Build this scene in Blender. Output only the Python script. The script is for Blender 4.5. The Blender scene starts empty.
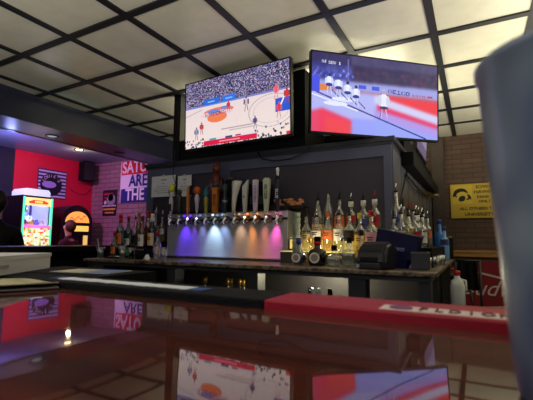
import bpy, bmesh, math, random
from mathutils import Vector, Matrix
random.seed(7)
PI = math.pi
col = bpy.context.scene.collection
EYE = 1.135                                   # camera height above the floor
# camera axes in the room frame (X right along the bar, Y towards the back wall, Z up)
R = Matrix(((0.880039, 0.04347716, 0.47290707), (0.47485011, -0.09519668, -0.87490283), (0.00698089, 0.99450859, -0.10442193)))
F = 386.0

def ray(px, py):
    return R @ Vector((px - 266.5, -(py - 200), -F))
def atY(px, py, Y):
    d = ray(px, py); d = d * (Y / d.y); return Vector((d.x, d.y, d.z + EYE))
def atX(px, py, X):
    d = ray(px, py); d = d * (X / d.x); return Vector((d.x, d.y, d.z + EYE))
def atZ(px, py, Z):
    d = ray(px, py); d = d * ((Z - EYE) / d.z); return Vector((d.x, d.y, Z))
def s2l(c):
    return c / 12.92 if c <= .04045 else ((c + .055) / 1.055) ** 2.4
def rgb(r, g, b):
    return (s2l(r / 255), s2l(g / 255), s2l(b / 255), 1)

# ------------------------------------------------------------------ materials
MATS = {}
def mat(name, c, rough=.5, metal=0, noise=0, scale=20, coat=0, emit=None, es=0, bump=0, spec=.5, stretch=None, trans=0, ior=1.45):
    if name in MATS: return MATS[name]
    m = bpy.data.materials.new(name); m.use_nodes = True; nt = m.node_tree; b = nt.nodes['Principled BSDF']
    b.inputs['Base Color'].default_value = c; b.inputs['Roughness'].default_value = rough
    b.inputs['Metallic'].default_value = metal; b.inputs['Coat Weight'].default_value = coat
    b.inputs['Specular IOR Level'].default_value = spec; b.inputs['Transmission Weight'].default_value = trans
    b.inputs['IOR'].default_value = ior
    if emit: b.inputs['Emission Color'].default_value = emit; b.inputs['Emission Strength'].default_value = es
    if noise or bump:
        tc = nt.nodes.new('ShaderNodeTexCoord'); mp = nt.nodes.new('ShaderNodeMapping'); n = nt.nodes.new('ShaderNodeTexNoise')
        nt.links.new(tc.outputs['Object'], mp.inputs[0]); nt.links.new(mp.outputs[0], n.inputs['Vector'])
        if stretch: mp.inputs['Scale'].default_value = stretch
        n.inputs['Scale'].default_value = scale; n.inputs['Detail'].default_value = 5
        if noise:
            r = nt.nodes.new('ShaderNodeValToRGB'); nt.links.new(n.outputs['Fac'], r.inputs[0])
            r.color_ramp.elements[0].position = .3; r.color_ramp.elements[1].position = .7
            r.color_ramp.elements[0].color = tuple(x * (1 - noise) for x in c[:3]) + (1,)
            r.color_ramp.elements[1].color = tuple(min(1, x * (1 + noise)) for x in c[:3]) + (1,)
            nt.links.new(r.outputs[0], b.inputs['Base Color'])
        if bump:
            bp = nt.nodes.new('ShaderNodeBump'); bp.inputs['Strength'].default_value = bump; bp.inputs['Distance'].default_value = .01
            nt.links.new(n.outputs['Fac'], bp.inputs['Height']); nt.links.new(bp.outputs[0], b.inputs['Normal'])
    MATS[name] = m
    return m
def glass(name, tint, gloss=.12, rough=.03):
    if name in MATS: return MATS[name]
    m = bpy.data.materials.new(name); m.use_nodes = True; nt = m.node_tree; nt.nodes.clear()
    o = nt.nodes.new('ShaderNodeOutputMaterial'); t = nt.nodes.new('ShaderNodeBsdfTransparent'); g = nt.nodes.new('ShaderNodeBsdfGlossy')
    mx = nt.nodes.new('ShaderNodeMixShader'); lw = nt.nodes.new('ShaderNodeLayerWeight'); mr = nt.nodes.new('ShaderNodeMapRange')
    t.inputs[0].default_value = tint; g.inputs['Roughness'].default_value = rough; g.inputs[0].default_value = (.9, .9, .9, 1)
    lw.inputs['Blend'].default_value = .35
    nt.links.new(lw.outputs['Facing'], mr.inputs['Value']); mr.inputs['To Min'].default_value = gloss * .6; mr.inputs['To Max'].default_value = min(1, gloss * 4 + .2)
    nt.links.new(mr.outputs[0], mx.inputs[0]); nt.links.new(t.outputs[0], mx.inputs[1]); nt.links.new(g.outputs[0], mx.inputs[2])
    nt.links.new(mx.outputs[0], o.inputs[0]); MATS[name] = m
    return m
def liquid(name, c, mix=.45):
    if name in MATS: return MATS[name]
    m = bpy.data.materials.new(name); m.use_nodes = True; nt = m.node_tree; nt.nodes.clear()
    o = nt.nodes.new('ShaderNodeOutputMaterial'); t = nt.nodes.new('ShaderNodeBsdfTransparent'); d = nt.nodes.new('ShaderNodeBsdfTranslucent')
    d2 = nt.nodes.new('ShaderNodeBsdfDiffuse'); a = nt.nodes.new('ShaderNodeMixShader'); mx = nt.nodes.new('ShaderNodeMixShader')
    t.inputs[0].default_value = c; d.inputs[0].default_value = c; d2.inputs[0].default_value = c
    nt.links.new(d.outputs[0], a.inputs[1]); nt.links.new(d2.outputs[0], a.inputs[2])
    mx.inputs[0].default_value = mix; nt.links.new(t.outputs[0], mx.inputs[1]); nt.links.new(a.outputs[0], mx.inputs[2])
    nt.links.new(mx.outputs[0], o.inputs[0]); MATS[name] = m
    return m
def attr_mat(name, es=0, rough=.4, base=True):
    m = bpy.data.materials.new(name); m.use_nodes = True; nt = m.node_tree; b = nt.nodes['Principled BSDF']
    a = nt.nodes.new('ShaderNodeAttribute'); a.attribute_name = 'picture'
    b.inputs['Roughness'].default_value = rough
    if base: nt.links.new(a.outputs['Color'], b.inputs['Base Color'])
    else: b.inputs['Base Color'].default_value = (.01, .01, .01, 1)
    if es: nt.links.new(a.outputs['Color'], b.inputs['Emission Color']); b.inputs['Emission Strength'].default_value = es
    return m
def brick(name, c1, c2, mortar, bw=.2, bh=.067, axis='X'):
    m = bpy.data.materials.new(name); m.use_nodes = True; nt = m.node_tree; b = nt.nodes['Principled BSDF']
    tc = nt.nodes.new('ShaderNodeTexCoord'); sx = nt.nodes.new('ShaderNodeSeparateXYZ'); cb = nt.nodes.new('ShaderNodeCombineXYZ')
    t = nt.nodes.new('ShaderNodeTexBrick'); bp = nt.nodes.new('ShaderNodeBump')
    nt.links.new(tc.outputs['Object'], sx.inputs[0]); nt.links.new(sx.outputs[axis], cb.inputs['X']); nt.links.new(sx.outputs['Z'], cb.inputs['Y'])
    nt.links.new(cb.outputs[0], t.inputs['Vector']); t.inputs['Scale'].default_value = 1; t.inputs['Brick Width'].default_value = bw
    t.inputs['Row Height'].default_value = bh; t.inputs['Mortar Size'].default_value = .007; t.inputs['Color1'].default_value = c1
    t.inputs['Color2'].default_value = c2; t.inputs['Mortar'].default_value = mortar
    nt.links.new(t.outputs['Color'], b.inputs['Base Color']); b.inputs['Roughness'].default_value = .7
    nt.links.new(t.outputs['Fac'], bp.inputs['Height']); bp.inputs['Strength'].default_value = .5; bp.inputs['Distance'].default_value = -.01
    nt.links.new(bp.outputs[0], b.inputs['Normal'])
    return m

# ------------------------------------------------------------------ mesh builder
class MB:
    def __init__(s): s.bm = bmesh.new()
    def _x(s, verts, M):
        if M is not None: bmesh.ops.transform(s.bm, matrix=M, verts=verts)
    def box(s, a, b, M=None, bevel=0):
        a, b = Vector(a), Vector(b); c = (a + b) / 2; d = b - a
        r = bmesh.ops.create_cube(s.bm, size=1)
        bmesh.ops.transform(s.bm, matrix=Matrix.Translation(c) @ Matrix.Diagonal((abs(d.x), abs(d.y), abs(d.z), 1)), verts=r['verts'])
        vs = r['verts']
        if bevel:
            es = list({e for v in vs for e in v.link_edges})
            rr = bmesh.ops.bevel(s.bm, geom=es, offset=bevel, segments=2, affect='EDGES', profile=.5)
            vs = list({v for v in rr['verts']} | {v for v in vs if v.is_valid})
        s._x(vs, M); return s
    def lathe(s, prof, seg=16, M=None, sq=0):
        rings = []
        for r, z in prof:
            ring = []
            for k in range(seg):
                a = 2 * PI * (k + .5) / seg
                if sq:                          # rounded square section
                    p = 2 + sq * 4; ca, sa = math.cos(a), math.sin(a)
                    q = r / ((abs(ca) ** p + abs(sa) ** p) ** (1 / p))
                else: q = r
                ring.append(s.bm.verts.new((q * math.cos(a), q * math.sin(a), z)))
            rings.append(ring)
        fs = []
        for i in range(len(rings) - 1):
            for k in range(seg):
                fs.append(s.bm.faces.new((rings[i][k], rings[i][(k + 1) % seg], rings[i + 1][(k + 1) % seg], rings[i + 1][k])))
        fs.append(s.bm.faces.new(rings[0][::-1])); fs.append(s.bm.faces.new(rings[-1]))
        for f in fs[:-2]: f.smooth = True
        s._x([v for r in rings for v in r], M); return s
    def sphere(s, c, r, seg=16, sc=(1, 1, 1), M=None):
        q = bmesh.ops.create_uvsphere(s.bm, u_segments=seg, v_segments=max(6, seg // 2), radius=r)
        bmesh.ops.transform(s.bm, matrix=Matrix.Translation(c) @ Matrix.Diagonal((*sc, 1)), verts=q['verts'])
        for v in q['verts']:
            for f in v.link_faces: f.smooth = True
        s._x(q['verts'], M); return s
    def tube(s, pts, r, seg=8, M=None):
        pts = [Vector(p) for p in pts]; rings = []; allv = []
        up = Vector((0, 0, 1))
        for i, p in enumerate(pts):
            t = (pts[min(i + 1, len(pts) - 1)] - pts[max(i - 1, 0)]).normalized()
            u = t.cross(up if abs(t.dot(up)) < .95 else Vector((1, 0, 0))).normalized(); v = t.cross(u)
            rr = r[i] if isinstance(r, (list, tuple)) else r
            ring = [s.bm.verts.new(p + (u * math.cos(2 * PI * k / seg) + v * math.sin(2 * PI * k / seg)) * rr) for k in range(seg)]
            rings.append(ring); allv += ring
        for i in range(len(rings) - 1):
            for k in range(seg):
                f = s.bm.faces.new((rings[i][k], rings[i][(k + 1) % seg], rings[i + 1][(k + 1) % seg], rings[i + 1][k])); f.smooth = True
        s.bm.faces.new(rings[0][::-1]); s.bm.faces.new(rings[-1]); s._x(allv, M); return s
    def prism(s, poly, a, b, axis='Y', M=None):
        """poly of (u,v); extruded from a to b along axis. axis Y: (u->x, v->z); X: (u->y, v->z); Z: (u->x, v->y)"""
        def P(u, v, w): return {'Y': (u, w, v), 'X': (w, u, v), 'Z': (u, v, w)}[axis]
        A = [s.bm.verts.new(P(u, v, a)) for u, v in poly]; B = [s.bm.verts.new(P(u, v, b)) for u, v in poly]; n = len(poly)
        s.bm.faces.new(A); s.bm.faces.new(B[::-1])
        for k in range(n): s.bm.faces.new((A[k], B[k], B[(k + 1) % n], A[(k + 1) % n]))
        s._x(A + B, M); return s
    def build(s, name, m, parent=None, loc=None, rot=None):
        bmesh.ops.recalc_face_normals(s.bm, faces=s.bm.faces)
        me = bpy.data.meshes.new(name); s.bm.to_mesh(me); s.bm.free(); me.materials.append(m)
        o = bpy.data.objects.new(name, me); col.objects.link(o)
        if parent: o.parent = parent
        if loc is not None: o.location = loc
        if rot is not None: o.rotation_euler = rot
        return o
def tag(o, label=None, cat=None, group=None, kind=None):
    if label: o['label'] = label
    if cat: o['category'] = cat
    if group: o['group'] = group
    if kind: o['kind'] = kind
    return o
def thing(name, label, cat, loc=(0, 0, 0), rz=0, group=None):
    o = bpy.data.objects.new(name, None); col.objects.link(o); o.location = loc; o.rotation_euler = (0, 0, rz); o.empty_display_size = .05
    return tag(o, label, cat, group)
def struct(name, mb, m): return tag(mb.build(name, m), kind='structure')
def copy_tree(o, parent=None):
    c = o.copy(); col.objects.link(c)
    if parent: c.parent = parent
    for ch in list(o.children): copy_tree(ch, c)
    return c
def text(name, body, size, m, parent=None, loc=(0, 0, 0), rot=(PI / 2, 0, 0), ext=.001, align='CENTER', sx=1, shear=0, bold=0, spacing=1):
    cu = bpy.data.curves.new(name, 'FONT'); cu.body = body; cu.size = size; cu.extrude = ext; cu.align_x = align; cu.align_y = 'CENTER'
    cu.shear = shear; cu.offset = bold; cu.resolution_u = 3; cu.space_character = spacing
    t = bpy.data.objects.new(name + '_tmp', cu); col.objects.link(t)
    dg = bpy.context.evaluated_depsgraph_get(); me = bpy.data.meshes.new_from_object(t.evaluated_get(dg))
    bpy.data.objects.remove(t)
    me.materials.clear(); me.materials.append(m); me.transform(Matrix.Diagonal((sx, 1, 1, 1)))
    o = bpy.data.objects.new(name, me); col.objects.link(o); o.location = loc; o.rotation_euler = rot
    if parent: o.parent = parent
    return o

# common materials
M_black = mat('black_satin', rgb(14, 14, 17), .35)
M_blackm = mat('black_matte', rgb(13, 13, 16), .8, spec=.2)
M_grid = mat('ceiling_grid_black', rgb(24, 25, 30), .5)
M_chrome = mat('chrome', (.75, .75, .78, 1), .12, 1)
M_white = mat('white_plastic', rgb(225, 225, 222), .4)
M_paper = mat('paper', rgb(220, 222, 228), .8, noise=.04)
M_red = mat('red_plastic', rgb(190, 20, 30), .4)
M_navy = mat('navy_paint', rgb(44, 47, 66), .6, noise=.08, scale=6)
M_dark = mat('dark_cabinet_paint', rgb(46, 48, 56), .45, noise=.1, scale=5)
M_ink = mat('black_ink', rgb(18, 18, 20), .6)
M_gold = mat('gold_foil', rgb(205, 165, 80), .35, .8)
M_steel = mat('brushed_steel', (.62, .62, .67, 1), .4, .65, noise=.12, scale=8, stretch=(.4, 1, 60))

# ------------------------------------------------------------------ room shell
CZ = EYE + 1.52; FZ = EYE + 1.47; SZ = EYE + 1.21
m = mat('floor_tiles', rgb(40, 34, 34), .35, noise=.3, scale=3)
struct('floor', MB().box((-7.5, -3.2, -.1), (3.6, 6.3, 0)), m)
tile = mat('ceiling_vinyl_tile', rgb(204, 201, 184), .28, noise=.05, scale=9, bump=.15, spec=.5)
struct('ceiling', MB().box((-4.05, -3.0, CZ), (3.4, 6.06, CZ + .08)), tile)
g = MB()
x = -.205 - .608 * 6
while x < 3.4:
    if x > -4.0: g.box((x - .026, -3.0, CZ - .012), (x + .026, 6.06, CZ + .001))
    x += .608
struct('trim_1', g, M_grid)
g = MB(); y = 2.337 - .611 * 8
while y < 6.0:
    g.box((-4.05, y - .026, CZ - .0125), (3.4, y + .026, CZ + .001)); y += .611
struct('trim_2', g, M_grid)
soff = mat('soffit_navy_gloss', rgb(38, 42, 66), .3, noise=.1, scale=3)
struct('ceiling_soffit', MB().box((-4.53, -3.0, SZ), (-4.05, 6.06, CZ + .08)), soff)
struct('trim_3', MB().box((-4.57, -3.0, SZ - .006), (-4.53, 6.06, SZ + .12)), M_black)
farc = mat('far_ceiling_paint', rgb(140, 146, 190), .45, noise=.05, scale=3)
struct('ceiling_far', MB().box((-7.5, -3.0, FZ), (-4.57, 6.06, FZ + .08)), farc)
struct('wall_left', MB().box((-6.75, 3.52, 0), (-6.6, 5.0, FZ)), mat('red_wall_paint', rgb(196, 22, 58), .55, noise=.06, scale=4))
struct('wall_left_front', MB().box((-6.75, -3.0, 0), (-6.6, 3.52, FZ)), mat('navy_wall_paint', rgb(20, 28, 50), .5, noise=.15, scale=4))
pb = brick('painted_brick', rgb(150, 124, 132), rgb(136, 108, 120), rgb(98, 74, 88), .26, .085)
struct('wall_back_left', MB().box((-6.75, 5.0, 0), (-3.4, 5.15, FZ)), pb)
db = brick('brown_brick', rgb(88, 65, 52), rgb(78, 57, 46), rgb(62, 46, 38), .25, .07)
struct('wall_back', MB().box((-3.6, 6.06, 0), (3.5, 6.2, CZ)), db)
struct('trim_4', MB().box((-.52, 5.98, 0), (-.36, 6.06, CZ - .02)), mat('pilaster_paint', rgb(66, 56, 48), .7, noise=.1, scale=6))
wood = mat('rail_wood', rgb(176, 128, 64), .5, noise=.3, scale=6, stretch=(1, 8, 8))
struct('trim_5', MB().box((-.31, 6.02, EYE - .2), (3.4, 6.06, EYE - .14)).box((-.31, 6.0, EYE - .14), (3.4, 6.06, EYE - .115)), wood)
struct('wall_right', MB().box((3.4, -3.2, 0), (3.55, 6.2, CZ)), mat('right_wall_paint', rgb(90, 78, 72), .6))
struct('wall_front', MB().box((-7.5, -3.2, 0), (3.5, -3.0, CZ + .08)), mat('front_wall_paint', rgb(70, 60, 60), .6))

# recessed downlights in the soffit
def downlight(px, py, lab, z=SZ, c=None):
    p = atZ(px, py, z)
    t = thing('recessed_downlight', lab, 'ceiling light', (p.x, p.y, z))
    MB().lathe([(.075, -.002), (.075, -.008), (.06, -.01), (.055, -.001)], 20).build('trim_ring', M_black, t)
    MB().lathe([(.05, -.001), (.05, -.005)], 20).build('lens', c or mat('dim_lens', rgb(90, 110, 120), .3, emit=rgb(200, 220, 230), es=.4), t)
downlight(52, 136, 'round recessed downlight in the dark soffit, the nearer one')
downlight(119, 153, 'round recessed downlight in the dark soffit, the farther one', c=mat('off_lens', rgb(40, 40, 44), .3))

downlight(79, 149.5, 'small bright warm downlight in the far ceiling above the jukebox', FZ, mat('warm_lens', rgb(255, 230, 180), .3, emit=rgb(255, 215, 150), es=14))
# ------------------------------------------------------------------ main bar
BZ = EYE - .065
m = bpy.data.materials.new('bar_top_lacquered_wood'); m.use_nodes = True; nt = m.node_tree; b = nt.nodes['Principled BSDF']
tc = nt.nodes.new('ShaderNodeTexCoord'); mp = nt.nodes.new('ShaderNodeMapping'); n = nt.nodes.new('ShaderNodeTexNoise'); r = nt.nodes.new('ShaderNodeValToRGB')
nt.links.new(tc.outputs['Object'], mp.inputs[0]); mp.inputs['Scale'].default_value = (1.2, 26, 20); nt.links.new(mp.outputs[0], n.inputs['Vector'])
n.inputs['Scale'].default_value = 2.2; n.inputs['Detail'].default_value = 6; nt.links.new(n.outputs['Fac'], r.inputs[0])
r.color_ramp.elements[0].position = .3; r.color_ramp.elements[1].position = .72
r.color_ramp.elements[0].color = rgb(44, 16, 10); r.color_ramp.elements[1].color = rgb(98, 42, 24)
nt.links.new(r.outputs[0], b.inputs['Base Color']); b.inputs['Roughness'].default_value = .6; b.inputs['Specular IOR Level'].default_value = .05
b.inputs['Coat Weight'].default_value = 1; b.inputs['Coat Roughness'].default_value = .03; b.inputs['Coat IOR'].default_value = 1.62
n2 = nt.nodes.new('ShaderNodeTexNoise'); n2.inputs['Scale'].default_value = 14; n2.inputs['Detail'].default_value = 1; bp = nt.nodes.new('ShaderNodeBump')
nt.links.new(tc.outputs['Object'], n2.inputs['Vector']); nt.links.new(n2.outputs['Fac'], bp.inputs['Height'])
bp.inputs['Strength'].default_value = .02; bp.inputs['Distance'].default_value = .01; nt.links.new(bp.outputs[0], b.inputs['Coat Normal'])
M_bar = m
bar = thing('bar_counter', 'long reddish brown lacquered wooden bar counter filling the foreground', 'bar counter', (0, 0, 0))
MB().box((-3.32, -.25, BZ - .045), (3.6, .335, BZ), bevel=.006).build('bar_top', M_bar, bar)
MB().box((-3.32, .335, BZ - .05), (3.6, .405, BZ - .012), bevel=.004).build('service_rail', M_black, bar)
MB().box((-3.32, .05, 0), (3.6, .4, BZ - .046)).build('bar_body', M_dark, bar)
side = thing('side_bar', 'dark side bar running away behind the left end of the back counter', 'bar counter', (-3.6, 2.3, 0))
MB().box((-.27, -2.5, BZ - .05), (.27, 2.0, BZ), bevel=.006).build('bar_top', mat('dark_bar_top', rgb(20, 17, 20), .4, spec=.3), side)
MB().box((-.12, -2.45, 0), (.15, 1.95, BZ - .05)).build('bar_body', M_blackm, side)

# bar mats on the service rail
rub = mat('black_rubber_mat', rgb(18, 20, 24), .7, spec=.2, bump=.5, scale=400)
def bar_mat(x0, x1, rubber, lab, hue):
    t = thing('bar_mat', lab, 'bar mat', ((x0 + x1) / 2, .3665, BZ - .012)); w = (x1 - x0) / 2
    b = MB(); b.box((-w, -.031, .0), (w, .033, .020), bevel=.002)
    b.build('rubber_base', rubber, t)
    return t
t1 = bar_mat(-1.0, -.186, rub, 'black rubber bar mat with a white printed strip, left of the red mat', 0)
b = MB(); n = 26
for i in range(n):
    a = -.535 + i * .236 / n + .596 - .0
    b.box((a, -.014 + .004 * random.random(), .0198), (a + .236 / n * random.uniform(.9, 1.05), .008 + .004 * random.random(), .0208))
b.build('printed_lettering', mat('mat_print_white', rgb(225, 230, 240), .6), t1)
b = MB(); b.box((.06 - .018, -.012, .0198), (.06 - .004, .010, .0207)); b.build('printed_end', mat('mat_print_blue', rgb(40, 80, 150), .6), t1); MB().box((.3, -.012, .0198), (.318, .010, .0207)).build('printed_end', mat('mat_print_blue', rgb(40, 80, 150), .6), t1)
redm = mat('red_rubber_mat', rgb(160, 20, 48), .5, bump=.06, scale=300)
t2 = bar_mat(-.184, .42, redm, 'red rubber bar mat with a cream lettered strip', 1)
pA = atZ(379, 309, BZ + .006); 
x0 = -.075 - t2.location.x
MB().box((x0, -.026, .0195), (.3, -.002, .0205)).build('printed_strip', mat('strip_cream', rgb(222, 205, 205), .6), t2)
MB().lathe([(.008, .0205), (.008, .0212)], 20, M=Matrix.Translation((x0 + .016, -.014, 0)) @ Matrix.Diagonal((1.2, 1.1, 1, 1))).build('printed_crest', mat('crest_purple', rgb(120, 70, 120), .6), t2)
for i, ch in enumerate('PLDIONEALNPLDIONEALNP'):
    text('letter', ch, .021, mat('strip_ink', rgb(110, 44, 58), .6), t2, (x0 + .034 + i * .0118, -.014, .0208), (0, 0, 0), ext=.0004, sx=.6, bold=.0006)

# ------------------------------------------------------------------ back counter
CT = EYE - .16
granite = mat('speckled_granite', rgb(112, 98, 84), .3, noise=1, scale=34)
X0, X1, Y0, Y1 = -2.96, -.185, 2.19, 5.9
back = thing('back_counter', 'back bar counter with speckled granite top over dark open cabinet bays', 'counter', (-1.6, 2.7, 0))
L = Vector((1.6, -2.7, 0))
b = MB(); b.box((X0, Y0, CT - .026), (X1, 3.02, CT), bevel=.006); b.box((-.53, 2.9, CT - .026), (X1, 3.95, CT), bevel=.006)
bmesh.ops.translate(b.bm, vec=L, verts=b.bm.verts); b.build('granite_top', granite, back)
b = MB(); b.box((X0 + .02, Y0 + .02, CT - .052), (X1 - .03, 3.0, CT - .027)); b.box((-.53, 2.9, CT - .052), (X1 - .03, 3.93, CT - .027))
bmesh.ops.translate(b.bm, vec=L, verts=b.bm.verts); b.build('apron', M_dark, back)
for (xa, xb) in ((-2.93, -2.86), (-2.04, -1.96), (-1.33, -1.26), (-.66, -.56), (-.28, -.22)):
    b = MB(); b.box((xa, Y0 + .03, 0), (xb, Y0 + .13, CT - .052)); bmesh.ops.translate(b.bm, vec=L, verts=b.bm.verts); b.build('post', M_dark, back)
b = MB(); b.box((-2.93, 2.86, 0), (-.22, 2.92, CT - .052)); bmesh.ops.translate(b.bm, vec=L, verts=b.bm.verts); b.build('back_panel', mat('cabinet_inside', rgb(58, 55, 58), .6), back)
b = MB(); b.box((-2.93, Y0 + .06, CT - .42), (-.22, 2.86, CT - .40)); b.box((-2.93, Y0 + .06, .1), (-.22, 2.86, .12)); bmesh.ops.translate(b.bm, vec=L, verts=b.bm.verts); b.build('shelf', M_dark, back)
b = MB(); b.box((-.27, Y0 + .13, 0), (-.22, 3.93, CT - .052)); bmesh.ops.translate(b.bm, vec=L, verts=b.bm.verts); b.build('side_panel', M_blackm, back)
ledm = mat('warm_led_strip', rgb(255, 240, 190), .5, emit=rgb(255, 236, 190), es=3)
b = MB(); b.box((-1.2, 2.80, CT - .064), (-.72, 2.83, CT - .053)); bmesh.ops.translate(b.bm, vec=L, verts=b.bm.verts); b.build('led_strip', ledm, back)

# dark partition carrying the TVs: a boxed peninsula wall behind the counter
PZ = EYE + .765; PX0, PX1, PY = -3.08, -.54, 3.0
pn = mat('slate_panel_paint', rgb(84, 88, 114), .5, noise=.06, scale=4)
pn2 = mat('slate_panel_side', rgb(84, 84, 96), .45, noise=.1, scale=4)
part = thing('bar_partition', 'slate painted panelled partition behind the taps and bottles', 'partition', (PX0, PY, 0))
W = PX1 - PX0
MB().box((0, .025, 0), (W, 3.0, PZ)).build('core', mat('recess_panel', rgb(58, 53, 70), .5, noise=.06, scale=4), part)
b = MB(); b.box((0, 0, PZ - .11), (W, .02, PZ)); b.box((.0, 0, CT), (W, .02, CT + .1)); b.build('rail', pn, part)
for xa, xb in ((0, .09), (.95, 1.06), (W - .06, W)): MB().box((xa, .0, CT), (xb, .02, PZ - .11)).build('stile', pn, part)
MB().box((-.02, -.03, PZ), (W + .03, 3.02, PZ + .035)).box((-.01, -.015, PZ - .02), (W + .015, .0, PZ)).build('top_moulding', mat('dark_moulding', rgb(46, 46, 58), .4), part)
b = MB()
for k in range(8): b.box((W, .02 + k * .37, CT), (W + .008, .36 + k * .37, PZ - .05))
b.build('side_boards', pn2, part)

# black TV bulkhead standing on the partition
bh = thing('tv_bulkhead', 'black box bulkhead on top of the partition behind the televisions', 'bulkhead', (-1.6, 3.0, PZ + .035))
top = EYE + 1.495 - PZ - .035
MB().box((-.62, .0, 0), (.35, .12, top)).box((.31, .12, 0), (.35, .6, .4)).box((.31, .5, 0), (1.04, .6, .4)).build('backing_board', M_blackm, bh)
MB().box((-.62, .5, 0), (1.08, 2.9, .16)).build('side_ledge', M_blackm, bh)
pxp = atY(179, 100, 3.02)
MB().box((pxp.x + 1.6 - .045, -.0, 0), (pxp.x + 1.6 + .045, .08, CZ - PZ - .037)).build('post', M_black, bh)
MB().box((pxp.x + 1.6 + .02, .02, 0), (-.6, .06, .22)).build('rail', M_blackm, bh)

# ------------------------------------------------------------------ televisions
FONT = {'A': ['01110','10001','10001','11111','10001','10001','10001'], 'C': ['01110','10001','10000','10000','10000','10001','01110'],
 'D': ['11110','10001','10001','10001','10001','10001','11110'], 'E': ['11111','10000','10000','11110','10000','10000','11111'],
 'G': ['01110','10001','10000','10111','10001','10001','01110'], 'I': ['11111','00100','00100','00100','00100','00100','11111'],
 'K': ['10001','10010','10100','11000','10100','10010','10001'], 'N': ['10001','11001','10101','10101','10011','10001','10001'],
 'O': ['01110','10001','10001','10001','10001','10001','01110'], 'P': ['11110','10001','10001','11110','10000','10000','10000'],
 'S': ['01111','10000','10000','01110','00001','00001','11110'], 'T': ['11111','00100','00100','00100','00100','00100','00100'],
 'V': ['10001','10001','10001','10001','10001','01010','00100'], 'R': ['11110','10001','10001','11110','10100','10010','10001'],
 'J': ['00111','00010','00010','00010','10010','10010','01100'], '1': ['00100','01100','00100','00100','00100','00100','01110'],
 '2': ['01110','10001','00001','00110','01000','10000','11111'], '0': ['01110','10001','10011','10101','11001','10001','01110'], ' ': ['00000'] * 7}
class Pic:
    def __init__(s, w, h): s.w, s.h = w, h; s.p = [[(0, 0, 0)] * w for _ in range(h)]
    def fill(s, f):
        for j in range(s.h):
            for i in range(s.w):
                c = f((i + .5) / s.w, (j + .5) / s.h)
                if c: s.p[j][i] = c
    def ell(s, u, v, ru, rv, c, ring=0):
        for j in range(max(0, int((v - rv) * s.h)), min(s.h, int((v + rv) * s.h) + 1)):
            for i in range(max(0, int((u - ru) * s.w)), min(s.w, int((u + ru) * s.w) + 1)):
                d = (((i + .5) / s.w - u) / ru) ** 2 + (((j + .5) / s.h - v) / rv) ** 2
                if d <= 1 and d >= ring: s.p[j][i] = c
    def rect(s, u0, v0, u1, v1, c):
        for j in range(max(0, int(v0 * s.h)), min(s.h, int(v1 * s.h))):
            for i in range(max(0, int(u0 * s.w)), min(s.w, int(u1 * s.w))): s.p[j][i] = c
    def line(s, u0, v0, u1, v1, th, c):
        n = int(max(abs(u1 - u0) * s.w, abs(v1 - v0) * s.h) * 2) + 1
        for k in range(n + 1):
            u = u0 + (u1 - u0) * k / n; v = v0 + (v1 - v0) * k / n
            for j in range(int((v - th) * s.h), int((v + th) * s.h) + 1):
                i = int(u * s.w)
                if 0 <= i < s.w and 0 <= j < s.h: s.p[j][i] = c
    def blur(s, n=1):
        for _ in range(n):
            q = s.p
            s.p = [[tuple((q[j][max(0, i - 2)][k] + q[j][min(s.w - 1, i + 2)][k] + q[max(0, j - 2)][i][k] + q[min(s.h - 1, j + 2)][i][k] + q[j][i][k] * 2) / 6 for k in range(3)) for i in range(s.w)] for j in range(s.h)]
    def text(s, t, u, v, hh, c, k=1.0, tilt=0):
        px = hh / 7
        for n, ch in enumerate(t):
            for r, row in enumerate(FONT[ch]):
                for q, bit in enumerate(row):
                    if bit == '1':
                        uu = u + (n * 6 + q) * px * k * s.h / s.w; vv = v + (6 - r) * px + tilt * n
                        s.rect(uu, vv, uu + px * k * 1.15 * s.h / s.w, vv + px * 1.1, c)
    def mesh(s, name, W, H, m, parent, y):
        me = bpy.data.meshes.new(name); V = []; Fc = []
        for j in range(s.h + 1):
            for i in range(s.w + 1): V.append((W * (i / s.w - .5), y, H * (j / s.h - .5)))
        for j in range(s.h):
            for i in range(s.w):
                a = j * (s.w + 1) + i; Fc.append((a, a + 1, a + s.w + 2, a + s.w + 1))
        me.from_pydata(V, [], Fc); at = me.color_attributes.new('picture', 'FLOAT_COLOR', 'CORNER')
        buf = []
        for j in range(s.h):
            for i in range(s.w):
                c = s.p[j][i]; q = [s2l(c[0] / 255), s2l(c[1] / 255), s2l(c[2] / 255), 1.0]; buf += q * 4
        at.data.foreach_set('color', buf); me.materials.append(m)
        o = bpy.data.objects.new(name, me); col.objects.link(o); o.parent = parent
        return o
def jit(c, a):
    k = random.uniform(-a, a); return tuple(max(0, min(255, x + k)) for x in c)
def player(P, u, v, h, c, c2, lean=0):
    w = h * .13
    P.line(u - w * .5, v, u - w * .2 + lean * .5, v + h * .45, .012, c2); P.line(u + w * .6, v, u + w * .2 + lean * .5, v + h * .45, .012, c2)
    P.ell(u + lean * .6, v + h * .62, w * .75, h * .25, c); P.ell(u - w * .7 + lean, v + h * .62, w * .3, h * .2, c2)
    P.ell(u + w * .7 + lean, v + h * .6, w * .3, h * .2, c2); P.ell(u + lean, v + h * .93, w * .33, h * .09, c2)

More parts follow.
